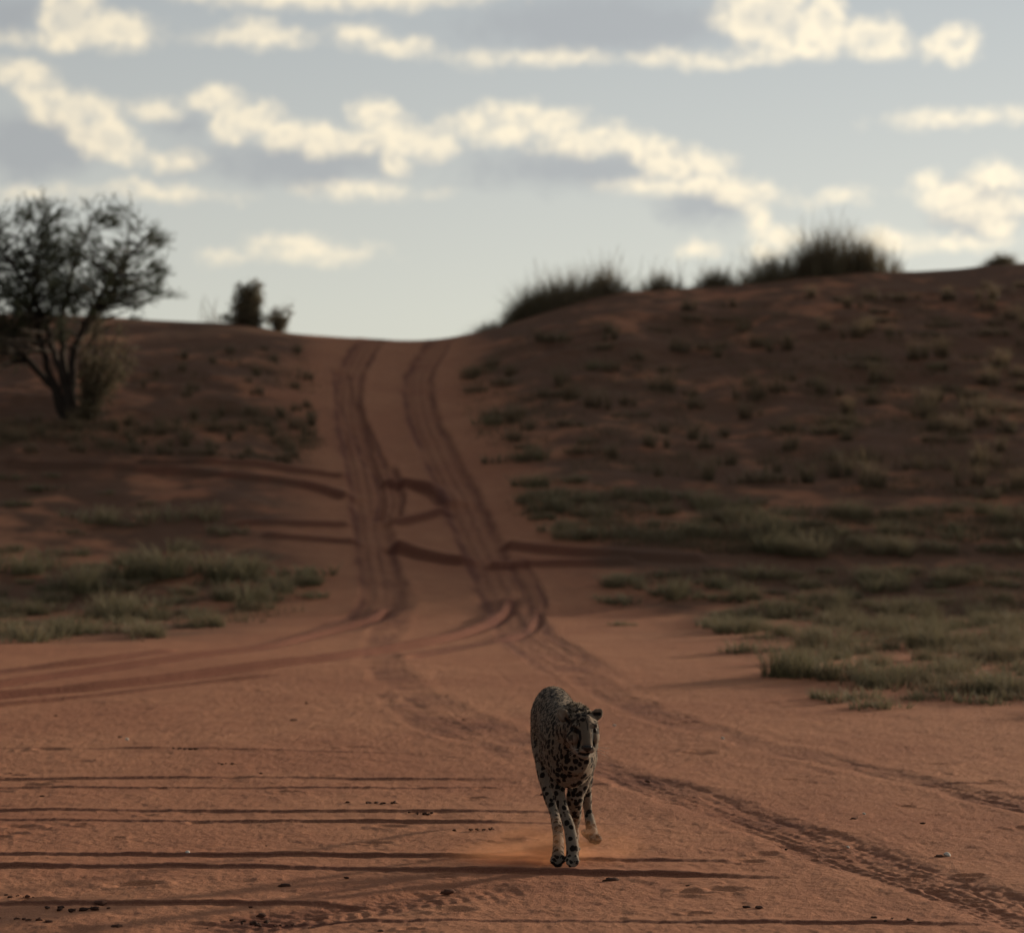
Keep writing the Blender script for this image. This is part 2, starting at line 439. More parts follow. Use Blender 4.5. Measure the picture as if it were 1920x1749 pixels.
def build_ground():
    inner = np.linspace(-0.245, 0.245, 660)
    outer = 0.245 + np.cumsum(0.0012 * 1.28 ** np.arange(30))
    A = np.concatenate([-outer[::-1], inner, outer])
    # one row for about every output pixel on the flat, then up the slope
    rows_y = np.arange(1800, 1145, -1.25)
    near = CH * F / (rows_y - HY)
    slope = np.concatenate([np.arange(near[-1] + 0.10, 66, 0.105)])
    far = 66 + np.cumsum(0.3 * 1.22 ** np.arange(36))
    back = np.array([-1500, -300, -80, -25, -8, -2, 2, 4.5, 6.2, 7.2])
    Y = np.concatenate([back, near, slope, far])
    RX = np.where(Y < near[0], near[0] + (near[0] - Y) * 0.12, Y)
    X = A[None, :] * RX[:, None]
    Yg = np.repeat(Y[:, None], len(A), 1)
    Z = land(X, Yg)
    detail = sstep(-Yg, -45, -12) * (Yg > 5)
    Z += detail * (fbm(X, Yg, 3.0, 3, 31) * 0.007 + fbm(X, Yg, 14, 2, 41) * 0.0042 + fbm(X, Yg, 45, 2, 51) * 0.0030)
    rut = np.zeros_like(Z)
    edge = np.zeros_like(Z)
    dz = np.zeros_like(Z)
    wob = fbm(X, Yg, 1.6, 2, 77)
    for ti, (kind, w, dep, pts) in enumerate(TRACKS):
        P = [hit(px, py) if not (py < 640) else crest(px, 0.3) for px, py in pts]
        P = [p for p in P if p is not None]
        line = resample(P, 0.25)
        if kind == 'edge':
            line[:, 1] += 0.02 * np.sin(line[:, 0] * 2.1 + ti)
        best = np.full(Z.shape, 9.0)
        sgn = np.zeros(Z.shape)
        along = np.zeros(Z.shape)
        mrg = w * 1.6 + 0.1
        s0 = 0.0
        for p, q in zip(line[:-1], line[1:]):
            d = q - p
            L = np.linalg.norm(d)
            if L < 1e-6:
                continue
            r0, r1 = np.searchsorted(Y, min(p[1], q[1]) - mrg), np.searchsorted(Y, max(p[1], q[1]) + mrg)
            if r1 <= r0:
                continue
            rx = min(RX[r0:r1].min(), RX[r0:r1].max())
            ax = [min(p[0], q[0]) - mrg, max(p[0], q[0]) + mrg]
            lo = min(ax[0] / rx, ax[0] / RX[r0:r1].max())
            hi = max(ax[1] / rx, ax[1] / RX[r0:r1].max())
            c0, c1 = np.searchsorted(A, lo), np.searchsorted(A, hi)
            if c1 <= c0:
                s0 += L
                continue
            sub = np.s_[r0:r1, c0:c1]
            vx, vy = X[sub] - p[0], Yg[sub] - p[1]
            t = np.clip((vx * d[0] + vy * d[1]) / (L * L), 0, 1)
            ds = np.hypot(vx - d[0] * t, vy - d[1] * t)
            cr = np.sign(d[0] * vy - d[1] * vx)
            upd = ds < best[sub]
            best[sub] = np.where(upd, ds, best[sub])
            sgn[sub] = np.where(upd, cr, sgn[sub])
            along[sub] = np.where(upd, s0 + t * L, along[sub])
            s0 += L
        inside = best < mrg
        fl = 0.6 if kind != 'edge' or dep < 0.04 else 0.2
        fade = sstep(along, 0, fl) * sstep(-along, -s0, -s0 + fl)
        if ti in (0, 1):
            fade = sstep(-along, -s0, -s0 + 5.0)
        s = best * sgn
        if kind == 'rut':
            b = best + wob * 0.05
            sw = s + wob * 0.05
            core = sstep(-b, -w * 0.60, -w * 0.40)
            lip = np.exp(-((b - w * 0.66) / (w * 0.18)) ** 2)
            tread = np.cos(s / w * 2 * np.pi * 3.5) * 0.15 + fbm(along * 0.5, s * 3, 9, 2, 90 + ti) * 0.35
            dp = dep * (0.22 + 0.78 * sstep(Yg, 27, 36))
            g = -dp * core * (1 + tread) + dp * 0.22 * lip * (1 + fbm(X, Yg, 4, 2, 70 + ti))
            # shade drawn into the mask: dark walls and tread lines, paler packed middle
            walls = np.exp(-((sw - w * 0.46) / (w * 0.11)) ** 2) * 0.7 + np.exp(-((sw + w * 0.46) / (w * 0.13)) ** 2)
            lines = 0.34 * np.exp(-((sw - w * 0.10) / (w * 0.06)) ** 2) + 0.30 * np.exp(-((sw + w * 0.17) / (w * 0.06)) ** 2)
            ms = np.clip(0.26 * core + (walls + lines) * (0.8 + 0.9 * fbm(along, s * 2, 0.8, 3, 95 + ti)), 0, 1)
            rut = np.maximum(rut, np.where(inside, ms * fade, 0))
        elif kind == 'soft':
            # worn wheel marks and the shadow streak: little depth, choppy tread
            b = best + wob * 0.10
            core = sstep(-b, -w * 0.62, -w * 0.30)
            chev = np.cos((along + np.abs(s) * 0.7) * 2 * np.pi / 0.07) * 0.004 * sstep(-Yg, -18, -10)
            nearness = 0.25 + 0.75 * sstep(-Yg, -15, -10.5)
            g = core * (-dep * nearness + nearness * (fbm(X, Yg, 13, 3, 60 + ti) * 0.008 + fbm(along * 0.25, s * 2.2, 14, 2, 90 + ti) * 0.009 + chev * 0.5)) + dep * 0.3 * np.exp(-((b - w * 0.66) / (w * 0.2)) ** 2)
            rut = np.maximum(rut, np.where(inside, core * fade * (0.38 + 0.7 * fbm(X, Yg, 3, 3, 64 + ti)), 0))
        elif kind == 'step':
            b = best + wob * 0.04
            core = sstep(-b, -w * 0.6, -w * 0.25)
            g = -dep * core + dep * 0.6 * np.exp(-((s - w * 0.7) / (w * 0.2)) ** 2) + dep * 0.35 * np.exp(-((s + w * 0.7) / (w * 0.2)) ** 2)
            rut = np.maximum(rut, np.where(inside, core * fade, 0))
        else:
            # the near side drops away: a low scarp facing the camera
            brk = (0.75 + 1.0 * fbm(along, along * 0, 0.9, 3, 120 + ti)) if dep < 0.04 else (0.95 + 0.3 * fbm(along, along * 0, 0.9, 3, 120 + ti))
            up = np.exp(-(np.clip(s, 0, None) / (w * 1.1)) ** 2)
            dn = np.exp(-(np.clip(-s, 0, None) / (w * 0.30)) ** 2)
            g = dep * np.where(s > 0, up, dn) * brk - dep * 0.5 * np.exp(-((s + w * 0.55) / (w * 0.3)) ** 2) * brk
            edge = np.maximum(edge, np.where(inside, np.exp(-((s + w * 0.2) / (w * (0.46 if dep > 0.055 else 0.60 if dep > 0.03 else 0.3))) ** 2) * fade, 0))  # mask for the painted shade on the scarp face
        dz += np.where(inside, g * fade, 0)
    # scuffs and hoof prints pressed into the sand
    for _ in range(90):
        u, v = rng.uniform(-40, 1960), rng.uniform(1290, 1760) if rng.random() < 0.8 else rng.uniform(1200, 1300)
        y = CH * F / (v - HY)
        x = (u - CX) / F * y
        r = rng.uniform(0.02, 0.055)
        r0, r1 = np.searchsorted(Y, y - 4 * r), np.searchsorted(Y, y + 4 * r)
        c0, c1 = np.searchsorted(A, (x - 5 * r) / y), np.searchsorted(A, (x + 5 * r) / y)
        sub = np.s_[r0:r1, c0:c1]
        q = np.hypot((X[sub] - x) / 1.7, Yg[sub] - y) / r
        dz[sub] += -0.009 * np.exp(-q * q) + 0.005 * np.exp(-((q - 1.5) / 0.5) ** 2)
    Z = Z + dz
    nr, nc = Z.shape
    V = np.stack([X, Yg, Z], -1).reshape(-1, 3)
    idx = np.arange(nr * nc).reshape(nr, nc)
    Q = np.stack([idx[:-1, :-1], idx[:-1, 1:], idx[1:, 1:], idx[1:, :-1]], -1).reshape(-1, 4)
    me = bpy.data.meshes.new('ground')
    me.vertices.add(len(V))
    me.vertices.foreach_set('co', V.astype(np.float32).ravel())
    me.loops.add(Q.size)
    me.loops.foreach_set('vertex_index', Q.astype(np.int32).ravel())
    me.polygons.add(len(Q))
    me.polygons.foreach_set('loop_start', np.arange(0, Q.size, 4, dtype=np.int32))
    me.update(calc_edges=True)
    me.polygons.foreach_set('use_smooth', np.ones(len(Q), dtype=bool))
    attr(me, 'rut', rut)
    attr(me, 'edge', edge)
    off = sstep(np.abs(X - road_x(Yg)), 1.3, 3.2) * sstep(Yg, 21, 30)
    lit = np.clip(off * (0.74 + 0.22 * sstep(Yg, 33, 46) + 1.2 * fbm(X, Yg, 0.45, 3, 131) + 1.3 * fbm(X, Yg, 2.2, 3, 137)) + 0.15 * off, 0, 1)
    attr(me, 'litter', lit)
    return me


# ------------------------------------------------------------------ materials
def material(name):
    m = bpy.data.materials.new(name)
    m.use_nodes = True
    t = m.node_tree
    t.nodes.clear()
    N = NT(t)
    out = N.n('ShaderNodeOutputMaterial')
    return m, N, out


def A_(N, name, vec=False):
    nd = N.n('ShaderNodeAttribute', attribute_name=name)
    return nd.outputs['Vector'] if vec else nd.outputs['Fac']


def bump(N, h, strength, dist, normal=None):
    b = N.n('ShaderNodeBump')
    b.inputs['Strength'].default_value = strength
    b.inputs['Distance'].default_value = dist
    N.put(b.inputs['Height'], h)
    if normal is not None:
        N.put(b.inputs['Normal'], normal)
    return b.outputs[0]


def bsdf(N, color, rough=0.9, normal=None, spec=0.2):
    p = N.n('ShaderNodeBsdfPrincipled')
    N.put(p.inputs['Base Color'], color if not isinstance(color, tuple) else (*color, 1))
    N.put(p.inputs['Roughness'], rough)
    p.inputs['Specular IOR Level'].default_value = spec
    if normal is not None:
        N.put(p.inputs['Normal'], normal)
    return p


def sand_material():
    m, N, out = material('red_sand')
    geo = N.n('ShaderNodeNewGeometry').outputs['Position']
    big = N.noise(geo, 0.5, 4, 0.6).outputs[0]
    mid = N.noise(geo, 6, 4, 0.65).outputs[0]
    fine = N.noise(geo, 120, 3, 0.7).outputs[0]
    c = N.mix(N.smooth(big, 0.35, 0.65), (0.490, 0.232, 0.136), (0.425, 0.188, 0.112))
    c = N.mix(N.m('MULTIPLY', N.smooth(mid, 0.40, 0.70), 0.35), c, (0.30, 0.125, 0.08))
    # wheel ruts: compacted sand, with the shade of walls and tread painted in
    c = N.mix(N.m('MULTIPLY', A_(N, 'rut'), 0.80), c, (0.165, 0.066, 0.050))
    c = N.mix(N.m('MULTIPLY', A_(N, 'edge'), 0.82), c, (0.14, 0.054, 0.042))  # shade of the camera-facing scarps put into the sand colour
    # dry plant litter between the tussocks
    c = N.mix(N.m('MULTIPLY', A_(N, 'litter'), 0.85), c, (0.120, 0.072, 0.052))
    c = N.mix(N.m('MULTIPLY', N.smooth(fine, 0.35, 0.68), 0.62), c, N.mix(1.0, c, (0.62, 0.58, 0.55), 'MULTIPLY'))
    grain = N.noise(geo, 420, 2, 0.6).outputs[0]
    h = N.m('ADD', N.m('MULTIPLY', fine, 1.0), N.m('MULTIPLY', N.noise(geo, 34, 4, 0.65).outputs[0], 2.2))
    h = N.m('ADD', h, N.m('MULTIPLY', grain, 0.35))
    p = bsdf(N, c, 0.95, bump(N, h, 0.7, 0.006), 0.1)
    N.t.links.new(p.outputs[0], out.inputs[0])
    return m


def leaf_material(name, a, b, tip, trans=0.25):
    m, N, out = material(name)
    oi = N.n('ShaderNodeObjectInfo')
    c = N.mix(oi.outputs['Random'], a, b)
    c = N.mix(N.m('MULTIPLY', A_(N, 'tip'), 0.7), c, tip)
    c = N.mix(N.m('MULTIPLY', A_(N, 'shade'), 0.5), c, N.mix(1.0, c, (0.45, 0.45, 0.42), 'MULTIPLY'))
    p = bsdf(N, c, 0.75, None, 0.15)
    tr = N.n('ShaderNodeBsdfTranslucent')
    N.put(tr.inputs[0], c)
    mx = N.n('ShaderNodeMixShader')
    mx.inputs[0].default_value = trans
    N.t.links.new(p.outputs[0], mx.inputs[1])
    N.t.links.new(tr.outputs[0], mx.inputs[2])
    N.t.links.new(mx.outputs[0], out.inputs[0])
    return m


def bark_material():
    m, N, out = material('dark_bark')
    geo = N.n('ShaderNodeNewGeometry').outputs['Position']
    n = N.noise(N.v('MULTIPLY', geo, (1, 1, 0.25)), 22, 4, 0.6).outputs[0]
    c = N.mix(n, (0.022, 0.019, 0.018), (0.060, 0.050, 0.043))
    p = bsdf(N, c, 0.9, bump(N, n, 0.8, 0.02), 0.2)
    N.t.links.new(p.outputs[0], out.inputs[0])
    return m


def clod_material():
    m, N, out = material('dark_crumbs_and_clods')
    oi = N.n('ShaderNodeObjectInfo')
    geo = N.n('ShaderNodeNewGeometry').outputs['Position']
    n = N.noise(geo, 60, 3, 0.6).outputs[0]
    c = N.mix(oi.outputs['Random'], (0.055, 0.030, 0.024), (0.13, 0.062, 0.045))
    c = N.mix(N.m('MULTIPLY', n, 0.5), c, (0.04, 0.025, 0.02))
    p = bsdf(N, c, 0.95, bump(N, n, 0.6, 0.01), 0.1)
    N.t.links.new(p.outputs[0], out.inputs[0])
    return m


def pebble_material():
    m, N, out = material('pale_pebble')
    geo = N.n('ShaderNodeNewGeometry').outputs['Position']
    n = N.noise(geo, 90, 3, 0.6).outputs[0]
    p = bsdf(N, N.mix(n, (0.45, 0.40, 0.36), (0.7, 0.66, 0.6)), 0.7)
    N.t.links.new(p.outputs[0], out.inputs[0])
    return m


M_SAND = sand_material()
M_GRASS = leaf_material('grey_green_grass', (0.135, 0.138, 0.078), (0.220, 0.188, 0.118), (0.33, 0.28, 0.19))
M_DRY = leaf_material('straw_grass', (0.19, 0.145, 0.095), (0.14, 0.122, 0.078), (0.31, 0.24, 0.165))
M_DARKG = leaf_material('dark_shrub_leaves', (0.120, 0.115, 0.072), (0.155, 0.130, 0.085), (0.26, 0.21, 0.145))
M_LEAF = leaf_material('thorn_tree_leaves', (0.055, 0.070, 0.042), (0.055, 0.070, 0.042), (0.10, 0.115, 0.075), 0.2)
M_BARK = bark_material()
M_CLOD = clod_material()
M_PEB = pebble_material()

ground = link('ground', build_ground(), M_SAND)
tag(ground, kind='structure')


# ------------------------------------------------------------------ plants
def tube(V, Fc, pts, rad, sides=6, frame=None):
    pts = [Vector(p) for p in pts]
    base = len(V)
    n = len(pts)
    for i, p in enumerate(pts):
        d = (pts[min(i + 1, n - 1)] - pts[max(i - 1, 0)]).normalized()
        q = d.to_track_quat('Z', 'Y')
        for k in range(sides):
            a = 2 * math.pi * k / sides
            V.append(p + q @ Vector((math.cos(a) * rad[i], math.sin(a) * rad[i], 0)))
    for i in range(n - 1):
        for k in range(sides):
            a, b = base + i * sides + k, base + i * sides + (k + 1) % sides
            Fc.append((a, b, b + sides, a + sides))
    Fc.append(tuple(base + k for k in range(sides))[::-1])
    Fc.append(tuple(base + (n - 1) * sides + k for k in range(sides)))


def blades(n, rad, hmin, hmax, lean, width, seed, clumps=5, flat=1.0):
    """mesh of one grass tussock: curved tapering blades springing from a few crowns"""
    r = random.Random(seed)
    V, Fc, tip, sh = [], [], [], []
    cl = [(r.uniform(-1, 1) * rad * 0.75, r.uniform(-1, 1) * rad * 0.75 * flat, r.uniform(0.6, 1.1)) for _ in range(clumps)]
    cl[0] = (0, 0, 1.1)
    for i in range(n):
        cx, cy, s = r.choice(cl)
        a = r.uniform(0, 2 * math.pi)
        rr = rad * 0.24 * math.sqrt(r.random())
        x0, y0 = cx + math.cos(a) * rr, cy + math.sin(a) * rr
        h = r.uniform(hmin, hmax) * s
        ln = lean * r.uniform(0.1, 1.0) * h
        b = a + r.uniform(-0.7, 0.7)
        w = width * r.uniform(0.6, 1.3)
        sx, sy = -math.sin(b + r.uniform(-1, 1)) * w, math.cos(b + r.uniform(-1, 1)) * w
        k0 = len(V)
        for j, t in enumerate((0, 0.45, 0.8)):
            off = ln * t * t
            z = h * t * (1 - 0.22 * t * lean)
            ww = (1, 0.8, 0.5)[j]
            px, py = x0 + math.cos(b) * off, y0 + math.sin(b) * off
            V += [(px - sx * ww, py - sy * ww, z - 0.02), (px + sx * ww, py + sy * ww, z - 0.02)]
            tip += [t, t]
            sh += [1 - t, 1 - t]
        V.append((x0 + math.cos(b) * ln, y0 + math.sin(b) * ln, h * (1 - 0.22 * lean)))
        tip.append(1)
        sh.append(0)
        Fc += [(k0, k0 + 1, k0 + 3, k0 + 2), (k0 + 2, k0 + 3, k0 + 5, k0 + 4), (k0 + 4, k0 + 5, k0 + 6)]
    me = mesh('tussock', V, Fc, False)
    attr(me, 'tip', tip)
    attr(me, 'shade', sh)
    return me


GREEN = [blades(420, 0.34, 0.12, 0.38, 0.85, 0.0042, s, 9) for s in range(6)]
LOW = [blades(230, 0.30, 0.05, 0.16, 1.1, 0.0050, 20 + s, 9) for s in range(4)]
TALL = [blades(260, 0.22, 0.22, 0.50, 0.55, 0.0036, 40 + s, 5) for s in range(4)]
STRAW = [blades(170, 0.20, 0.12, 0.34, 0.6, 0.0042, 60 + s, 5) for s in range(5)]
LOWD = [m.copy() for m in LOW]
for me in LOWD:
    me.materials.append(M_DRY)
for me in GREEN + LOW + TALL:
    me.materials.append(M_GRASS)
for me in STRAW:
    me.materials.append(M_DRY)


def plant(name, me, p, s, label, cat, group=None, sz=None):
    if sz is None and name == 'grass_tussock':
        sz = s * random.uniform(0.62, 0.95)           # some stand taller than others
    o = link(name, me)
    o.location = p
    o.rotation_euler = (random.uniform(-0.06, 0.06), random.uniform(-0.06, 0.06), random.uniform(0, 6.28))
    o.scale = (s, s, sz or s)
    tag(o, label, cat, group)
    return o


def relation(p, refs, uphill=True):
    """phrase placing p by the nearest named landmark"""
    nm, q = min(refs, key=lambda r: (r[1].xy - p.xy).length)
    dx, dy = p.x - q.x, p.y - q.y
    near = abs(p.x - float(road_x(p.y))) < abs(q.x - float(road_x(q.y)))
    rel = ('uphill of' if dy > 0 else 'downhill of') if abs(dy) > abs(dx) else ('on the road side of' if near else 'on the far-from-road side of')
    return ('just ' if (q.xy - p.xy).length < 0.9 else 'well ') + rel + ' ' + nm


def size_word(s, lo, hi, words=('small', 'middling', 'big')):
    return words[0] if s < lo + (hi - lo) / 3 else words[1] if s < lo + (hi - lo) * 2 / 3 else words[2]


LEFT_REF, RIGHT_REF = [], []


def in_poly(x, y, poly):
    c = False
    for i in range(len(poly)):
        (x0, y0), (x1, y1) = poly[i - 1], poly[i]
        if (y0 > y) != (y1 > y) and x < (x1 - x0) * (y - y0) / (y1 - y0) + x0:
            c = not c
    return c


def scatter(poly, n, mind):
    xs, ys = [p[0] for p in poly], [p[1] for p in poly]
    cand = []
    while len(cand) < n * (4 if mind else 1):
        x, y = random.uniform(min(xs), max(xs)), random.uniform(min(ys), max(ys))
        if in_poly(x, y, poly):
            cand.append((x, y))
    P3 = hit_many([c[0] for c in cand], [c[1] for c in cand])
    pts = []
    for p in P3:
        if np.isnan(p[0]):
            continue
        p = Vector(p)
        if mind and any((p - q).length < mind for q in pts):
            continue
        pts.append(p)
        if len(pts) >= n:
            break
    return pts


# --- left patch beside the road: the largest tussocks set one by one, then the rest
for px, py, k, s, lab in [
    (300, 1080, 0, 2.1, 'tall pale grey-green tussock at the middle of the grass patch under the tree slope'),
    (235, 1158, 1, 1.7, 'broad tussock with a vivid green heart low in the left grass patch'),
    (450, 1082, 2, 1.75, 'upright tussock behind the dark low clump at the tip of the left patch'),
    (475, 1128, 3, 1.5, 'rounded grey tussock just in front of the tip of the left patch'),
    (170, 1108, 4, 1.5, 'round feathery tussock between the vivid green one and the frame edge'),
    (40, 1075, 5, 1.8, 'loose tussock leaning together with dry stalks at the patch edge'),
]:
    plant('grass_tussock', GREEN[k % 6], hit(px, py), s, lab, 'grass')
    LEFT_REF.append((('the tall pale tussock', 'the vivid green hearted tussock', 'the upright tussock', 'the rounded grey tussock', 'the feathery tussock', 'the loose stalky tussock')[k], hit(px, py)))
for px, py, s, lab in [
    (575, 1076, 1.5, 'dark green low clump at the tip of the left grass patch near the rut'),
    (570, 1094, 0.9, 'small dark clump just below the tip of the left grass patch'),
    (340, 972, 2.3, 'wide dark green clump on the bare sand above the left grass patch'),
    (180, 976, 2.2, 'flat blackish green clump beside the wide dark one above the left patch'),
    (420, 998, 1.2, 'thin dark clump below the wide one above the left patch'),
    (60, 1200, 1.8, 'dark low clump with a white fleck in front of the left patch'),
]:
    o = plant('low_clump', LOW[int(px) % 4], hit(px, py), s, lab, 'grass')
PL = [(-220, 1040), (0, 1030), (120, 1020), (240, 1050), (330, 1030), (480, 1050), (560, 1080), (600, 1095), (560, 1150), (430, 1180), (300, 1200), (120, 1210), (0, 1205), (-220, 1200)]
for i, p in enumerate(scatter(PL, 64, 0.46)):
    low = random.random() < 0.6
    k = random.uniform(0.6, 1.25)
    lab = size_word(k, 0.6, 1.25) + (' low clump ' if low else ' grey-green tussock ') + relation(p, LEFT_REF) + ', left patch'
    plant('low_clump' if low else 'grass_tussock', (LOW if low else GREEN)[i % 4], p, k * (1.15 if low else 0.85), lab,
          'grass', 'low clumps in the left grass patch' if low else 'small tussocks in the left grass patch')
for px, py, s in [(20, 897, 0.9), (95, 892, 0.7), (85, 918, 1.1), (15, 948, 1.1), (240, 985, 0.9), (280, 945, 0.7), (130, 1000, 0.8), (200, 925, 0.6)]:
    plant('low_clump', LOW[px % 4], hit(px, py), s, 'small dark clump alone on bare red sand below the tree slope', 'grass', 'lone clumps below the tree')

# --- right patch
for px, py, k, s, lab in [
    (1510, 1270, 0, 1.15, 'wide tussock with a bright green base at the front of the right patch'),
    (1610, 1275, 3, 0.95, 'bushy tussock joined to the bright based one in the right patch'),
    (1715, 1275, 1, 1.05, 'full tussock throwing a dark shadow at the front of the right patch'),
    (1860, 1300, 2, 1.10, 'large tussock by the frame edge at the front of the right patch'),
    (1275, 1118, 4, 1.15, 'blue-green upright tussock at the road end of the right patch'),
    (1790, 1215, 5, 1.05, 'dense tussock behind the full one in the right patch'),
]:
    plant('grass_tussock', GREEN[k], hit(px, py), s, lab, 'grass')
    RIGHT_REF.append(({0: 'the bright based tussock', 3: 'the bushy tussock', 1: 'the shadow throwing tussock', 2: 'the large outermost tussock', 4: 'the blue-green tussock', 5: 'the dense tussock'}[k], hit(px, py)))
for px, py, s, lab in [
    (1400, 1222, 1.15, 'flat green clump on bare sand at the road side of the right patch'),
    (1600, 1312, 1.0, 'shallow clump out on the sand in front of the right patch'),
    (1655, 1328, 0.9, 'lowest straggling clump on the sand in front of the right patch'),
    (1175, 1130, 1.3, 'yellow-green carpet clump nearest the right rut'),
    (1330, 1168, 0.8, 'small clump in the bare bay of the right patch'),
    (1170, 1172, 0.6, 'thin clump edging the right rut below the yellow-green carpet'),
    (1560, 1308, 0.7, 'short clump beside the shallow one in front of the right patch'),
]:
    plant('low_clump', LOW[int(px) % 4], hit(px, py), s, lab, 'grass')
PR = [(1120, 1090), (1300, 1070), (1500, 1075), (2080, 1060), (2080, 1345), (1800, 1325), (1640, 1295), (1470, 1265), (1440, 1215), (1330, 1170), (1350, 1135), (1200, 1130)]
for i, p in enumerate(scatter(PR, 120, 0.42)):
    low = random.random() < 0.42
    k = random.uniform(0.5, 1.25)
    lab = size_word(k, 0.5, 1.25) + (' low clump ' if low else ' grey-green tussock ') + relation(p, RIGHT_REF) + ', right patch'
    plant('low_clump' if low else 'grass_tussock', (LOW if low else GREEN)[i % 4], p, k * (1.1 if low else 0.9), lab,
          'grass', 'low clumps in the right grass patch' if low else 'tussocks in the right grass patch')
PR2 = [(970, 900), (1060, 900), (1300, 940), (1600, 960), (2080, 960), (2080, 1040), (1500, 1040), (1330, 1038), (1080, 1012), (985, 985)]
CREST_REF = [(nm, crest(px)) for nm, px in [('the road-edge crest tuft', 915), ('the lower-end crest tussock', 1000), ('the broad crest mass', 1062), ('the lone gap tussock', 1236),
             ('the left-leaning crest tussock', 1340), ('the sloping crest tussock', 1455), ('the tallest crest clump', 1560), ('the wispy crest tuft', 1675), ('the low far crest tuft', 1880)]]


def under_crest(p):
    a = p.x / p.y
    return min(CREST_REF, key=lambda r: abs(r[1].x / r[1].y - a))[0]


for i, p in enumerate(scatter(PR2, 68, 0.55)):
    low = random.random() < 0.5
    k = random.uniform(0.8, 1.7)
    lab = size_word(k, 0.8, 1.7) + (' low dark clump' if low else ' green tussock') + ' at the dune foot in line below ' + under_crest(p)
    plant('low_clump' if low else 'grass_tussock', (LOW if low else GREEN)[i % 4], p, k * (1.2 if low else 0.85), lab, 'grass',
          'low clumps at the dune foot' if low else 'tussocks at the dune foot')
# --- hillside
PH = [(860, 700), (960, 630), (1120, 590), (1400, 570), (1700, 540), (2080, 530), (2080, 930), (1600, 930), (1200, 890), (950, 880), (880, 800)]
for i, p in enumerate(scatter(PH, 146, 0.65)):
    dry = random.random() < 0.6
    k = random.uniform(0.8, 1.7)
    h = p.z / crest(CX + F * p.x / p.y).z
    lab = size_word(k, 0.8, 1.7) + (' brown dry tuft ' if dry else ' flat spreading tuft ') + ('low on' if h < 0.45 else 'midway up' if h < 0.75 else 'high on') + ' the dune below ' + under_crest(p)
    plant('dune_tuft', STRAW[i % 5] if dry else LOWD[i % 4], p, k * (1 if dry else 1.3), lab, 'grass', 'dry tufts on the right dune' if dry else 'flat tufts on the right dune')
for px, py, s, lab in [(1000, 858, 1.6, 'dark overhanging clump on the right dune above the track junction'),
                       (1120, 690, 1.4, 'dark clump high on the right dune below its first crest tuft'),
                       (915, 795, 1.5, 'pale green clump at the road edge of the right dune'),
                       (1745, 690, 1.1, 'black little clump high on the bare right dune'),
                       (1590, 800, 1.5, 'dark ledge clump half way up the right dune'),
                       (905, 700, 1.6, 'dark clump where the road meets the right dune near the crest')]:
    plant('low_clump', LOW[int(px) % 4], hit(px, py), s, lab, 'grass', sz=s * 1.4)
PT = [(-220, 790), (200, 790), (420, 770), (580, 760), (600, 830), (560, 870), (300, 850), (-220, 850)]
TREE_REF = [('the tree trunk', hit(133, 786)), ('the wheel track up the dune', hit(600, 800)), ('the slope under the crest shrub', hit(460, 770)), ('the bare sand between tree and track', hit(320, 800))]
for i, p in enumerate(scatter(PT, 74, 0.5)):
    k = random.uniform(0.6, 1.1)
    plant('straw_tuft', STRAW[i % 5], p, k, size_word(k, 0.6, 1.1) + ' straw-coloured tuft ' + relation(p, TREE_REF), 'grass', 'straw tufts round the tree foot')
PT2 = [(300, 650), (560, 650), (600, 740), (420, 760), (250, 740)]
for i, p in enumerate(scatter(PT2, 16, 0.7)):
    plant('straw_tuft', STRAW[i % 5], p, random.uniform(0.6, 1.0), 'dry tuft on the bare slope below the crest shrub', 'grass', 'tufts below the crest shrub')


# --- thin short grass between the tussocks, nobody could count it
def short_grass():
    V, Fc, tip, sh = [], [], [], []
    r = random.Random(5)
    zones = [(PL, 1300), (PR, 2000), (PR2, 3200), (PH, 4200), (PT, 1800), (PT2, 300)]
    for poly, n in zones:
        pts = scatter(poly, n, 0.0)
        for p in pts:
            if fbm(p.x, p.y, 0.9, 2, 200) < 0.02:
                continue
            for _ in range(9):
                x, y = p.x + r.gauss(0, 0.10), p.y + r.gauss(0, 0.10)
                h, a, w = r.uniform(0.03, 0.17), r.uniform(0, 6.28), 0.005
                lx, ly = r.gauss(0, 0.05), r.gauss(0, 0.05)
                k = len(V)
                V += [(x - math.cos(a) * w, y - math.sin(a) * w, p.z - 0.02), (x + math.cos(a) * w, y + math.sin(a) * w, p.z - 0.02), (x + lx, y + ly, p.z + h)]
                Fc.append((k, k + 1, k + 2))
                tip += [0, 0, 1]
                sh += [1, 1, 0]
    me = mesh('short_grass', V, Fc, False)
    attr(me, 'tip', tip)
    attr(me, 'shade', sh)
    return me


tag(link('short_grass', short_grass(), M_DRY), 'thin short dry grass between the tussocks and up the dune', 'grass', kind='stuff')


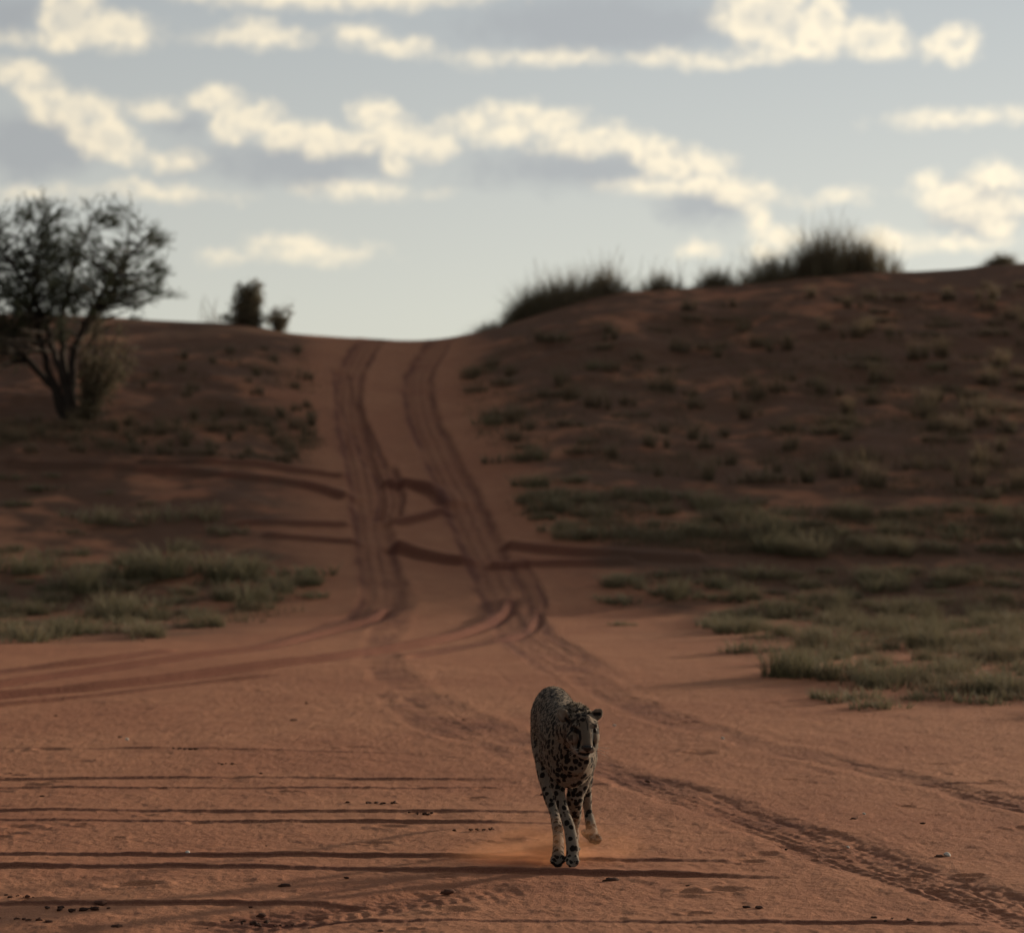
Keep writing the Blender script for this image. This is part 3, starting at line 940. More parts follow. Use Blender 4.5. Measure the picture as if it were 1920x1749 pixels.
# --- plants along the skyline
def crest_blades(n, rad, h, wid, seed, p):
    r = random.Random(seed)
    gx = np.linspace(-2 * rad, 2 * rad, 21)
    gz = np.minimum(land(p.x + gx, np.full(21, p.y)) - p.z, 0.02)
    V, Fc, tip = [], [], []
    crowns = [(r.gauss(0, 0.38) * rad, r.gauss(0, 0.32) * rad, r.uniform(0.55, 1.0)) for _ in range(9)] + [(0, 0, 1.05)] * 2
    for _ in range(n):
        cx, cy, s = r.choice(crowns)
        x, y = cx + r.gauss(0, 0.27) * rad, cy + r.gauss(0, 0.22) * rad
        hh = h * s * r.uniform(0.25, 1.0) * max(0.3, 1 - 0.55 * (x / rad) ** 2)
        lx, ly = (x - cx) * 0.9 + r.gauss(0, 0.22) * hh, r.gauss(0, 0.22) * hh
        z0 = float(np.interp(x, gx, gz)) - 0.04
        a = r.uniform(0, 3.14)
        wx, wy = math.cos(a) * wid, math.sin(a) * wid
        k = len(V)
        for t, w in ((0, 1), (0.55, 0.8)):
            V += [(x + lx * t * t - wx * w, y + ly * t * t - wy * w, z0 + hh * t - 0.12 * (1 - t)), (x + lx * t * t + wx * w, y + ly * t * t + wy * w, z0 + hh * t - 0.12 * (1 - t))]
            tip += [t, t]
        V.append((x + lx, y + ly, z0 + hh))
        tip.append(1)
        Fc += [(k, k + 1, k + 3, k + 2), (k + 2, k + 3, k + 4)]
    me = mesh('crest_blades', V, Fc, False)
    attr(me, 'tip', tip)
    attr(me, 'shade', [0.3] * len(V))
    return me


def crest_plant(px, w_px, h_px, n, label, seed, lean=0.45, mat=M_DARKG, name='crest_tussock', back=0.0, stalks=0, clumps=7, wid=0.007):
    p = crest(px, back)
    sc_ = p.y / F
    rad, h = w_px * sc_ / 2 * 1.45, h_px * sc_ * 1.3
    me = crest_blades(int(n * 1.6), rad, h, wid, seed, p)
    me.materials.append(mat)
    t = empty(name, p - Vector((0, 0, 0.03)))
    tag(t, label, 'grass')
    link('blade_tuft', me, None, t)
    if stalks:
        r = random.Random(seed)
        V, Fc = [], []
        for _ in range(stalks):
            x, y = r.uniform(-rad, rad) * 0.9, r.uniform(-rad, rad) * 0.4
            hh = h * r.uniform(0.8, 1.15)
            tube(V, Fc, [(x, y, 0), (x + r.gauss(0, 0.05), y, hh * 0.5), (x + r.gauss(0, 0.14), y + r.gauss(0, 0.05), hh)], [0.006, 0.005, 0.003], 4)
        ms = mesh('seed_stalks', V, Fc)
        attr(ms, 'tip', [0.4] * len(V))
        attr(ms, 'shade', [0.2] * len(V))
        ms.materials.append(M_DRY)
        link('seed_stalk', ms, None, t)
    return t


crest_plant(1000, 80, 66, 900, 'dark tussock on the lower end of the dune crest beside the road', 301, stalks=8)
crest_plant(1062, 130, 70, 1500, 'broad dark tussock mass on the dune crest next to the road gap', 302, stalks=14)
crest_plant(1132, 66, 66, 700, 'tussock with a steep right side ending the broad crest mass', 303, stalks=8)
crest_plant(1236, 70, 46, 420, 'sparse tussock alone in the middle of the crest gap', 304, stalks=10)
crest_plant(1340, 56, 44, 480, 'small dark tussock leaning left on the crest before the tall clump', 305, stalks=5)
crest_plant(1455, 110, 60, 800, 'grey-green tussock sloping up to the tallest crest clump', 306, stalks=12)
crest_plant(1545, 90, 92, 1300, 'tallest dark clump of grass on the right dune crest', 307, stalks=10)
crest_plant(1612, 76, 78, 900, 'dark clump with one jutting side against the tallest crest clump', 308, stalks=8)
crest_plant(1675, 30, 46, 60, 'wispy single tuft just past the tall crest clumps', 309, stalks=5)
crest_plant(1880, 50, 26, 700, 'low dark tuft on the crest at the far end of the dune', 310, stalks=0)
crest_plant(915, 60, 24, 300, 'low dark tuft at the road edge where the dune crest begins', 311, stalks=3)
crest_plant(400, 40, 46, 12, 'thin bare stalks beside the crest shrub', 314, stalks=6)


def leafy(V, Fc, tip, c, d, n, spread, size, r):
    for _ in range(n):
        p = c + Vector((r.gauss(0, 1), r.gauss(0, 1), r.gauss(0, 1))) * spread
        a = Vector((r.gauss(0, 1), r.gauss(0, 1), r.gauss(0, 1))).normalized() * size * r.uniform(0.6, 1.3)
        b = (d + Vector((r.gauss(0, 1), r.gauss(0, 1), r.gauss(0, 1))) * 0.7).normalized() * size * r.uniform(0.9, 2.0)
        a = a * 0.55
        k = len(V)
        V += [p - b, p + a, p + b, p - a]
        Fc.append((k, k + 1, k + 2, k + 3))
        tip += [r.random()] * 4


def shrub(name, base, spikes, label, seed, size=0.03, cat='shrub', nleaf=26, spread=0.06, mat=M_DARKG):
    """woody stems with leaf sprays; spikes = tip offsets from the base in metres"""
    r = random.Random(seed)
    t = empty(name, base)
    tag(t, label, cat)
    V, Fc, LV, LF, tip = [], [], [], [], []
    for s in spikes:
        s = Vector(s)
        mid = s * 0.5 + Vector((r.gauss(0, 0.05), r.gauss(0, 0.05), s.z * 0.08))
        tube(V, Fc, [(0, 0, -0.1), mid * 0.5, mid, s * 0.8, s], [0.028, 0.022, 0.016, 0.010, 0.004], 5)
        for k in range(12):
            f = r.uniform(0.06, 1.0)
            c = s * f + Vector((r.gauss(0, 0.05), r.gauss(0, 0.05), r.gauss(0, 0.04)))
            leafy(LV, LF, tip, c, s.normalized(), nleaf // 2, spread, size, r)
    link('stem', mesh('stem', V, Fc), M_BARK, t)
    me = mesh('foliage', LV, LF, False)
    attr(me, 'tip', tip)
    attr(me, 'shade', [0.2] * len(LV))
    link('foliage', me, mat, t)
    return t


b = crest(470, 0.6)
q = b.y / F
r_ = random.Random(3)
shrub('crest_shrub', b, [((r_.uniform(-34, 16)) * q, r_.uniform(-0.25, 0.25), r_.uniform(22, 84) * q) for _ in range(38)]
      + [((r_.uniform(-58, 44)) * q, r_.uniform(-0.25, 0.25), r_.uniform(4, 22) * q) for _ in range(16)]
      + [((x) * q, 0.05, h * q) for x, h in ((8, 80), (2, 76), (-8, 70), (14, 66), (20, 50), (-40, 40), (-52, 22))],
      'dark leaning shrub on the sandy crest left of the road', 81, 0.03)
b = crest(522, 0.5)
shrub('crest_shrub', b, [((r_.uniform(-12, 14)) * q, r_.uniform(-0.12, 0.12), r_.uniform(14, 44) * q) for _ in range(10)] + [((18) * q, 0, 50 * q), ((24) * q, 0, 36 * q)],
      'small shrub with one thin curved top right of the leaning crest shrub', 82, 0.026)


# --- the thorn tree
def thorn_tree():
    base = hit(133, 786)
    q = base.y / F

    def T(px, py, dy=0.0):
        return Vector(((px - 133) * q, dy, (786 - py) * q))
    r = random.Random(21)
    root = empty('thorn_tree', base)
    tag(root, 'dark fan-shaped thorn tree with airy crown on the left dune slope', 'tree')
    V, Fc, LV, LF, tip = [], [], [], [], []
    stems = [
        [(128, 800, 0), (112, 745, 0), (86, 690, 0.05), (72, 630, 0.1), (62, 560, 0.15), (66, 480, 0.2), (80, 400, 0.2)],
        [(137, 800, 0.05), (128, 740, 0.1), (118, 680, 0.15), (112, 620, 0.2), (120, 540, 0.25), (150, 460, 0.2), (172, 400, 0.15)],
        [(133, 800, 0), (126, 735, -0.1), (110, 680, -0.2), (92, 610, -0.3), (60, 540, -0.4), (20, 480, -0.5), (-40, 440, -0.5)],
        [(137, 800, 0), (134, 730, -0.1), (140, 670, -0.15), (160, 610, -0.2), (200, 550, -0.3), (245, 490, -0.35), (290, 440, -0.4)],
        [(124, 800, 0), (98, 730, 0.1), (50, 675, 0.2), (0, 640, 0.3), (-70, 590, 0.3), (-130, 520, 0.3)],
        [(137, 790, 0), (132, 720, 0.2), (130, 650, 0.4), (170, 580, 0.5), (215, 520, 0.6), (232, 430, 0.6)],
    ]
    pts_all = []
    for st in stems:
        line = [T(*p) for p in st]
        dense = []
        for i in range(len(line) - 1):
            for k in range(4):
                t = k / 4
                dense.append(line[i].lerp(line[i + 1], t) + Vector((r.gauss(0, 0.018), r.gauss(0, 0.018), 0)))
        dense.append(line[-1])
        n = len(dense)
        rad = [0.068 * (1 - i / n) ** 0.8 + 0.012 for i in range(n)]
        tube(V, Fc, dense, rad, 7)
        pts_all += [(p, rad[i]) for i, p in enumerate(dense) if i > n * 0.35]
    # crown clumps: (px, py, half-size px)
    lobes = [(82, 425, 34), (70, 455, 34), (178, 420, 22), (185, 455, 26), (232, 425, 26), (262, 445, 30), (292, 452, 18), (60, 500, 46), (120, 490, 44),
             (175, 500, 40), (235, 490, 40), (275, 500, 26), (40, 560, 50), (95, 555, 44), (150, 560, 36), (205, 555, 36), (255, 545, 36), (285, 530, 16),
             (10, 470, 40), (-30, 500, 50), (-60, 560, 50), (-90, 480, 50), (20, 610, 44), (70, 600, 34), (-50, 620, 40), (175, 595, 26), (230, 575, 26),
             (15, 430, 22), (100, 400, 20), (60, 400, 18), (185, 400, 14), (285, 545, 12), (-120, 540, 40), (0, 650, 30), (60, 640, 26), (130, 615, 30), (20, 630, 36), (-40, 660, 34), (90, 585, 40), (130, 580, 36), (60, 560, 40), (80, 440, 30), (175, 560, 34), (105, 520, 36), (210, 520, 32)]
    for (px, py, s) in lobes:
        m = max(3, int(s * s / 92))
        for _ in range(m):
            c = T(px + r.gauss(0, s * 0.48), py + r.gauss(0, s * 0.42), r.gauss(0, 0.75))
            best = min(pts_all, key=lambda pr: (pr[0] - c).length + 2.5 * max(0, pr[0].z - c.z + 0.12))
            a = best[0]
            mid = a.lerp(c, 0.5) + Vector((r.gauss(0, 0.05), r.gauss(0, 0.05), -0.04 + r.gauss(0, 0.04)))
            rr = min(best[1] * 0.5, 0.022)
            tube(V, Fc, [a, mid, c], [rr, rr * 0.6, 0.006], 4)
            outd = (c - a).normalized()
            for _k in range(5):
                d = (outd + Vector((r.gauss(0, 0.5), r.gauss(0, 0.5), r.gauss(0.25, 0.4)))).normalized()
                e = c + d * r.uniform(0.16, 0.46)
                tube(V, Fc, [c, c.lerp(e, 0.5) + Vector((0, 0, 0.015)), e], [0.006, 0.005, 0.003], 3)
                for f in (0.35, 0.6, 0.85, 1.05):
                    leafy(LV, LF, tip, c.lerp(e, f), d, 8, 0.024, 0.0145, r)
    link('trunk', mesh('trunk', V, Fc), M_BARK, root)
    me = mesh('crown', LV, LF, False)
    attr(me, 'tip', tip)
    attr(me, 'shade', [0.1] * len(LV))
    link('crown', me, M_LEAF, root)
    return q


thorn_tree()
b = hit(160, 788)
q = b.y / F
r_ = random.Random(9)
shrub('understorey_shrub', b, [(r_.uniform(-5, 95) * q, r_.uniform(-0.5, 0.5), 0) for _ in range(0)]
      + [((x + r_.gauss(0, 6)) * q, r_.uniform(-0.3, 0.3), (y + r_.gauss(0, 8)) * q) for x, y in
         [(30, 195), (45, 185), (20, 180), (60, 165), (75, 150), (90, 130), (100, 110), (10, 150), (35, 150), (55, 130), (70, 105), (15, 120), (38, 110), (50, 90), (-5, 130), (60, 180), (85, 100), (28, 205), (5, 170)]],
      'dark spreading shrub growing against the right side of the thorn tree', 83, 0.032, spread=0.075, nleaf=30)


# ------------------------------------------------------------------ small things lying on the sand
def clod_mesh(seed, n):
    r = random.Random(seed)
    bm = bmesh.new()
    for _ in range(n):
        s = r.uniform(0.003, 0.009) * (1.0 if n > 1 else 1.1)
        mtx = Matrix.Translation((r.gauss(0, 0.05 if n > 1 else 0), r.gauss(0, 0.022 if n > 1 else 0), s * 0.25)) @ Matrix.Rotation(r.uniform(0, 6), 4, 'Z') @ Matrix.Diagonal((s * 1.6, s, s * 0.75, 1))
        g = bmesh.ops.create_icosphere(bm, subdivisions=2, radius=1, matrix=mtx)
        for v in g['verts']:
            v.co += Vector(v.co - mtx.translation) * 0.9 * mnoise.noise(v.co * 130 + Vector((seed, 0, 0)))
    me = bpy.data.meshes.new('clod')
    bm.to_mesh(me)
    bm.free()
    me.polygons.foreach_set('use_smooth', [True] * len(me.polygons))
    me.materials.append(M_CLOD)
    return me


CL1 = [clod_mesh(s, 1) for s in range(4)]
CL3 = [clod_mesh(10 + s, 9) for s in range(4)]
for px, py, s, lab in [
    (705, 1506, 1.35, 'crumbled dark scatter left of the cheetah between two wheel edges'),
    (795, 1526, 0.9, 'flat dark crumbs on the wheel edge left of the cheetah'),
    (893, 1556, 1.0, 'dark crumbs lying in the dust just left of the cheetah'),
    (120, 1706, 1.2, 'large crumbled heap at the lower left of the sand'),
    (42, 1682, 0.9, 'dark crumbs above the large crumbled heap'),
    (45, 1724, 0.9, 'dark crumbs below the large crumbled heap'),
    (475, 1731, 1.1, 'dark crumbs with a pointed twig at the shadow streak'),
    (525, 1736, 0.7, 'small crumbs beside the pointed twig'),
    (340, 1405, 0.9, 'dark crumbs on the upper wheel edge of the sand'),
    (430, 1433, 0.8, 'long thin crumbs below the upper wheel edge'),
    (1690, 1728, 1.3, 'long dark scrape of crumbs at the front right of the sand'),
]:
    p = hit(px, py)
    o = link('dark_crumbs', CL3[px % 4])  # small dark lumps set at dark marks on the sand
    o.location, o.scale, o.rotation_euler = p + Vector((0, 0, 0.004)), (s, s, s), (0, 0, random.uniform(-0.3, 0.3))
    tag(o, lab, 'dung')
CLOD_REF = [('the cheetah', hit(1045, 1625)), ('the large crumbled heap', hit(120, 1706)), ('the pointed twig crumbs', hit(475, 1731)), ('the long dark scrape', hit(1690, 1728)),
            ('the crumbs on the upper wheel edge', hit(340, 1405)), ('the dark scatter between two wheel edges', hit(705, 1506)), ('the worn right-hand wheel mark', hit(1560, 1590)), ('the track junction', hit(720, 1250))]
SPOT = [(105, 1342), (168, 1370), (225, 1382), (490, 1450), (575, 1318), (445, 1318), (550, 1351), (20, 1450), (80, 1493), (490, 1614), (533, 1660), (650, 1645),
        (190, 1693), (205, 1702), (840, 1672), (470, 1700), (220, 1738), (390, 1739), (490, 1716), (585, 1740), (715, 1746), (1475, 1592), (1600, 1535), (1730, 1543),
        (1215, 1465), (1285, 1517), (1145, 1650), (1400, 1700), (1425, 1702), (1912, 1650), (1760, 1606), (870, 1350), (1020, 1490), (500, 1585), (90, 1728), (1290, 1660)]
for i, (px, py) in enumerate(SPOT):
    o = link('sand_clod', CL1[i % 4])
    s = random.uniform(0.8, 1.5)
    o.location, o.scale, o.rotation_euler = hit(px, py), (s * random.uniform(1, 1.8), s, s), (0, 0, random.uniform(-0.5, 0.5))
    q = hit(px, py)
    nm, r0 = min(CLOD_REF, key=lambda r: (r[1] - q).length)
    tag(o, 'single small dark clod lying ' + ('close to ' if (r0 - q).length < 0.6 else 'some way off ') + nm, 'clod', 'loose clods on the sand')


def pebble_mesh():
    bm = bmesh.new()
    g = bmesh.ops.create_icosphere(bm, subdivisions=2, radius=0.012)
    for v in g['verts']:
        v.co *= 1 + 0.4 * mnoise.noise(v.co * 90)
        v.co.z *= 0.7
    me = bpy.data.meshes.new('pebble')
    bm.to_mesh(me)
    bm.free()
    me.materials.append(M_PEB)
    return me


PB = pebble_mesh()
for px, py, s in [(238, 1387, 1.0), (352, 1600, 1.0), (1355, 1385, 0.9), (1152, 1361, 0.8), (1776, 1604, 1.3), (1590, 1590, 0.7), (1620, 1527, 0.7), (64, 1203, 1.6)]:
    o = link('pale_pebble', PB)
    o.location, o.scale = hit(px, py) + Vector((0, 0, 0.006)), (s, s, s)
    tag(o, 'tiny pale pebble catching light on the red sand', 'pebble', 'pale pebbles on the sand')
# ------------------------------------------------------------------ the cheetah
def add_ell(bm, c, r, rot=None):
    m = Matrix.Translation(c)
    if rot:
        m = m @ rot.to_4x4()
    bmesh.ops.create_icosphere(bm, subdivisions=3, radius=1, matrix=m @ Matrix.Diagonal((*r, 1)))


def add_chain(bm, pts, rads, sides=16, aspect=(1, 1)):
    """round-ended tapering limb through the points"""
    P, Rr = [], []
    n = len(pts)
    for i in range(n - 1):
        p0, p1, p2, p3 = pts[max(i - 1, 0)], pts[i], pts[i + 1], pts[min(i + 2, n - 1)]
        for k in range(5):
            t = k / 5
            P.append(0.5 * ((2 * p1) + (p2 - p0) * t + (2 * p0 - 5 * p1 + 4 * p2 - p3) * t * t + (3 * p1 - p0 - 3 * p2 + p3) * t ** 3))
            tt = t * t * (3 - 2 * t)
            Rr.append(rads[i] * (1 - tt) + rads[i + 1] * tt)
    P.append(pts[-1])
    Rr.append(rads[-1])
    d0, d1 = (P[0] - P[1]).normalized(), (P[-1] - P[-2]).normalized()
    pre = [(P[0] + d0 * Rr[0] * math.sin(a), Rr[0] * math.cos(a)) for a in (1.45, 1.1, 0.6)]
    post = [(P[-1] + d1 * Rr[-1] * math.sin(a), Rr[-1] * math.cos(a)) for a in (0.6, 1.1, 1.45)]
    allp = pre + list(zip(P, Rr)) + post
    rings = []
    for i, (p, r) in enumerate(allp):
        d = (allp[min(i + 1, len(allp) - 1)][0] - allp[max(i - 1, 0)][0]).normalized()
        q = d.to_track_quat('Z', 'Y')
        rings.append([bm.verts.new(p + q @ Vector((math.cos(2 * math.pi * k / sides) * r * aspect[0], math.sin(2 * math.pi * k / sides) * r * aspect[1], 0))) for k in range(sides)])
    for a, b in zip(rings[:-1], rings[1:]):
        for k in range(sides):
            bm.faces.new((a[k], a[(k + 1) % sides], b[(k + 1) % sides], b[k]))
    bm.faces.new(rings[0][::-1])
    bm.faces.new(rings[-1])


def add_trunk(bm, secs, sides=28):
    rings = []
    # interpolate the sections along the body
    S = np.array(secs, float)
    Yt = np.linspace(S[0, 0], S[-1, 0], 50)
    o = np.argsort(S[:, 0])
    cols = [np.interp(Yt, S[o, 0], S[o, k]) for k in range(1, 5)]
    ker = np.array([1, 2, 3, 2, 1]) / 9
    cols = [np.convolve(np.pad(c, 2, mode='edge'), ker, 'valid') for c in cols]
    for y, px, zt, zb, hw in zip(Yt, *cols):
        x, zc, hh = (px - CX) / F * y, (zt + zb) / 2, (zt - zb) / 2
        ring = []
        for k in range(sides):
            a = 2 * math.pi * k / sides
            ca, sa = math.cos(a), math.sin(a)
            wx = math.copysign(abs(ca) ** 0.85, ca) * hw * (1.0 if sa < 0.2 else 1 - 0.18 * (sa - 0.2))
            ring.append(bm.verts.new((x + wx, y, zc + math.copysign(abs(sa) ** 0.92, sa) * hh)))
        rings.append(ring)
    for a, b in zip(rings[:-1], rings[1:]):
        for k in range(sides):
            bm.faces.new((a[k], b[k], b[(k + 1) % sides], a[(k + 1) % sides]))
    bm.faces.new(rings[0])
    bm.faces.new(rings[-1][::-1])


def seg_dist(px, py, line):
    best = np.full(px.shape, 1e9)
    for (x0, y0), (x1, y1) in zip(line[:-1], line[1:]):
        dx, dy = x1 - x0, y1 - y0
        t = np.clip(((px - x0) * dx + (py - y0) * dy) / (dx * dx + dy * dy), 0, 1)
        best = np.minimum(best, np.hypot(px - x0 - dx * t, py - y0 - dy * t))
    return best


def coat_material():
    m, N, out = material('spotted_coat')
    rest = A_(N, 'rest', True)
    warp = N.noise(rest, 22, 2, 0.5)
    wp = N.v('ADD', rest, N.v('MULTIPLY', N.v('SUBTRACT', warp.outputs['Color'], (0.5, 0.5, 0.5)), (0.022, 0.022, 0.022)))

    def spots(scale, lo, hi):
        vo = N.n('ShaderNodeTexVoronoi')
        N.put(vo.inputs['Vector'], wp)
        vo.inputs['Scale'].default_value = scale
        vo.inputs['Randomness'].default_value = 0.8
        return N.smooth(vo.outputs['Distance'], hi, lo)
    s1 = spots(36, 0.44, 0.49)
    s2 = spots(42, 0.50, 0.55)
    fine = A_(N, 'fine')
    s = N.m('ADD', N.m('MULTIPLY', s1, N.m('SUBTRACT', 1.0, fine)), N.m('MULTIPLY', s2, fine))
    s = N.m('MULTIPLY', s, A_(N, 'spot'), clamp=True)
    c = N.mix(A_(N, 'pale'), (0.140, 0.106, 0.078), (0.215, 0.183, 0.153))
    fl = N.noise(rest, 260, 2, 0.6).outputs[0]
    c = N.mix(N.m('MULTIPLY', fl, 0.35), c, N.mix(1.0, c, (0.55, 0.52, 0.5), 'MULTIPLY'))
    c = N.mix(s, c, (0.012, 0.009, 0.008))
    c = N.mix(A_(N, 'dark'), c, (0.010, 0.008, 0.008))
    c = N.mix(N.m('MULTIPLY', N.m('MULTIPLY', A_(N, 'hair'), 0.45), N.m('SUBTRACT', 1.0, N.m('MAXIMUM', s, A_(N, 'dark')), clamp=True)), c, (0.85, 0.75, 0.61))
    p = bsdf(N, c, 0.85, None, 0.12)
    p.inputs['Sheen Weight'].default_value = 0.5
    p.inputs['Sheen Roughness'].default_value = 0.4
    N.put(p.inputs['Sheen Tint'], c)
    tr = N.n('ShaderNodeBsdfTranslucent')
    N.put(tr.inputs[0], c)
    mx = N.n('ShaderNodeMixShader')
    N.put(mx.inputs[0], N.m('MULTIPLY', A_(N, 'hair'), 0.7))
    N.t.links.new(p.outputs[0], mx.inputs[1])
    N.t.links.new(tr.outputs[0], mx.inputs[2])
    N.t.links.new(mx.outputs[0], out.inputs[0])
    return m


def plain(name, col, rough, spec):
    m, N, out = material(name)
    geo = N.n('ShaderNodeNewGeometry').outputs['Position']
    n = N.noise(geo, 180, 2, 0.5).outputs[0]
    c = N.mix(N.m('MULTIPLY', n, 0.4), col, tuple(x * 0.5 for x in col))
    p = bsdf(N, c, rough, None, spec)
    N.t.links.new(p.outputs[0], out.inputs[0])
    return m


def build_cheetah():
    base = Vector((0.24, 9.95, float(land(0.24, 9.95))))
    root = empty('cheetah', base)
    tag(root, 'spotted cheetah striding head-low towards the viewer kicking up red dust', 'cheetah')
    bm = bmesh.new()
    add_trunk(bm, [(11.02, 1036, 0.605, 0.50, 0.045), (10.95, 1035, 0.655, 0.43, 0.085), (10.80, 1036, 0.690, 0.38, 0.106), (10.62, 1041, 0.690, 0.41, 0.104),
                   (10.45, 1047, 0.682, 0.41, 0.098), (10.28, 1053, 0.672, 0.38, 0.102), (10.12, 1060, 0.672, 0.345, 0.112), (10.0, 1066, 0.678, 0.335, 0.116),
                   (9.90, 1071, 0.665, 0.335, 0.112), (9.83, 1076, 0.62, 0.36, 0.092), (9.77, 1080, 0.57, 0.42, 0.052)])
    # thighs and shoulder blades
    add_ell(bm, W(1015, 1372, 10.70), (0.050, 0.135, 0.150))
    add_ell(bm, W(1062, 1372, 10.72), (0.050, 0.135, 0.150))
    add_ell(bm, W(1036, 1398, 10.02), (0.045, 0.085, 0.125), Matrix.Rotation(R(12), 3, 'X'))
    add_ell(bm, W(1102, 1398, 10.02), (0.042, 0.085, 0.125), Matrix.Rotation(R(12), 3, 'X'))
    add_ell(bm, W(1069, 1440, 9.87), (0.085, 0.07, 0.085))
    add_ell(bm, W(1034, 1410, 10.48), (0.066, 0.16, 0.090))
    # neck
    add_chain(bm, [W(1068, 1375, 10.08), W(1080, 1372, 9.87), W(1091, 1368, 9.68)], [0.118, 0.096, 0.072], 20)
    add_chain(bm, [W(1074, 1335, 10.0), W(1084, 1338, 9.85), W(1091, 1343, 9.68)], [0.045, 0.042, 0.038], 14)
    # head
    add_ell(bm, W(1093, 1359, 9.625), (0.062, 0.085, 0.056))
    add_ell(bm, W(1076, 1381, 9.585), (0.032, 0.050, 0.040))
    add_ell(bm, W(1112, 1381, 9.590), (0.028, 0.050, 0.038))
    add_chain(bm, [W(1095, 1356, 9.575), W(1098, 1379, 9.525), W(1101, 1397, 9.482)], [0.040, 0.032, 0.0225], 16)
    add_ell(bm, W(1092.5, 1405, 9.482), (0.020, 0.025, 0.016))
    add_ell(bm, W(1108, 1405, 9.482), (0.018, 0.025, 0.0155))
    add_ell(bm, W(1098, 1417.5, 9.495), (0.019, 0.025, 0.0135))
    add_chain(bm, [W(1082, 1400, 9.58), W(1091, 1412, 9.53), W(1097, 1417, 9.50)], [0.030, 0.020, 0.014], 12)
    add_chain(bm, [W(1112, 1398, 9.58), W(1105, 1411, 9.53), W(1099, 1417, 9.50)], [0.024, 0.018, 0.014], 12)
    add_ell(bm, W(1080, 1360, 9.550), (0.019, 0.018, 0.010))
    add_ell(bm, W(1114, 1360, 9.555), (0.017, 0.018, 0.010))
    # ears: cupped shells
    for (cx, cy, tilt, rx, rz) in ((1056, 1340, 26, 0.021, 0.032), (1119, 1339, -48, 0.021, 0.031)):
        rot = Matrix.Rotation(R(tilt), 3, 'Y').transposed() if False else Matrix.Rotation(R(-tilt), 3, 'Y')
        add_ell(bm, W(cx, cy, 9.635), (rx, 0.0105, rz), rot)
        for s in (-1, 1):
            c = W(cx, cy, 9.628) + rot @ Vector((s * rx * 0.75, 0, -0.004))
            add_ell(bm, c, (0.0075, 0.012, rz * 0.75), rot)
    # legs
    add_chain(bm, [W(1040, 1415, 10.03), W(1045, 1462, 10.05), W(1049.5, 1492, 10.0), W(1057.5, 1522, 9.95), W(1067.5, 1551, 9.90), W(1073, 1585, 9.85), W(1073, 1607, 9.82)],
              [0.052, 0.036, 0.0245, 0.0225, 0.0255, 0.0275, 0.0275])
    for x, y in ((1065.5, 1618), (1070.5, 1623), (1076, 1623), (1081, 1618)):
        add_chain(bm, [W(1073 + (x - 1073) * 0.6, 1606, 9.815), W(x, y - 6, 9.775), W(x, y, 9.755)], [0.013, 0.0125, 0.0095], 10)
    add_ell(bm, W(1086.5, 1591, 9.845), (0.006, 0.008, 0.007))
    add_chain(bm, [W(1100, 1418, 10.04), W(1088, 1462, 10.06), W(1078, 1492, 10.05), W(1079, 1522, 10.10), W(1077, 1550, 10.15), W(1076, 1572, 10.13)],
              [0.050, 0.046, 0.040, 0.027, 0.022, 0.024])
    for x in (1070, 1074, 1078, 1082):
        add_chain(bm, [W(1076, 1572, 10.12), W(x, 1584, 10.08)], [0.012, 0.0105], 10)
    add_chain(bm, [W(1024, 1400, 10.62), W(1024, 1440, 10.46), W(1030, 1485, 10.36), W(1039.5, 1524, 10.26), W(1046, 1560, 10.08), W(1047, 1592, 9.95), W(1046, 1606, 9.89)],
              [0.066, 0.046, 0.032, 0.0215, 0.0235, 0.0255, 0.0265])
    for x, y in ((1037, 1616), (1043, 1621), (1049.5, 1621), (1056, 1613)):
        add_chain(bm, [W(1046 + (x - 1046) * 0.6, 1604, 9.89), W(x, y - 4, 9.84), W(x, y, 9.825)], [0.0135, 0.013, 0.011], 10)
    add_chain(bm, [W(1072, 1385, 10.62), W(1094, 1440, 10.50), W(1098, 1485, 10.56), W(1102.5, 1520, 10.60), W(1107.5, 1546, 10.55), W(1110, 1562, 10.50)],
              [0.066, 0.044, 0.027, 0.0205, 0.0245, 0.028])
    add_chain(bm, [W(1095, 1560, 10.56), W(1108, 1567, 10.50), W(1118, 1571, 10.45)], [0.016, 0.022, 0.020], 12)
    for x, y in ((1108, 1576), (1115, 1578.5), (1121, 1578), (1125, 1573)):
        add_chain(bm, [W(1110 + (x - 1110) * 0.5, 1566, 10.48), W(x, y, 10.43)], [0.014, 0.0115], 10)
    # tail hanging behind the haunches
    add_chain(bm, [W(1035, 1320, 10.98), W(1036, 1345, 11.12), W(1040, 1400, 11.2), W(1044, 1455, 11.26), W(1046, 1485, 11.36)], [0.040, 0.032, 0.026, 0.024, 0.020], 12)
    me0 = bpy.data.meshes.new('rough')
    bmesh.ops.recalc_face_normals(bm, faces=bm.faces)
    bm.to_mesh(me0)
    bm.free()
    tmp = bpy.data.objects.new('rough', me0)
    COL.objects.link(tmp)
    md = tmp.modifiers.new('remesh', 'REMESH')
    md.mode, md.voxel_size = 'VOXEL', 0.0042
    md.use_smooth_shade = True
    sm = tmp.modifiers.new('smooth', 'SMOOTH')
    sm.factor, sm.iterations = 0.5, 5
    bpy.context.view_layer.update()
    me = bpy.data.meshes.new_from_object(tmp.evaluated_get(bpy.context.evaluated_depsgraph_get()))
    bpy.data.objects.remove(tmp)
    n = len(me.vertices)
    co = np.empty(n * 3, np.float32)
    me.vertices.foreach_get('co', co)
    co = co.reshape(-1, 3).astype(float)
    nr = np.empty(n * 3, np.float32)
    me.vertices.foreach_get('normal', nr)
    nr = nr.reshape(-1, 3)
    # coat markings from where each point lies on the animal
    px, py, Y = CX + co[:, 0] / co[:, 1] * F, HY + (CH - co[:, 2]) / co[:, 1] * F, co[:, 1]
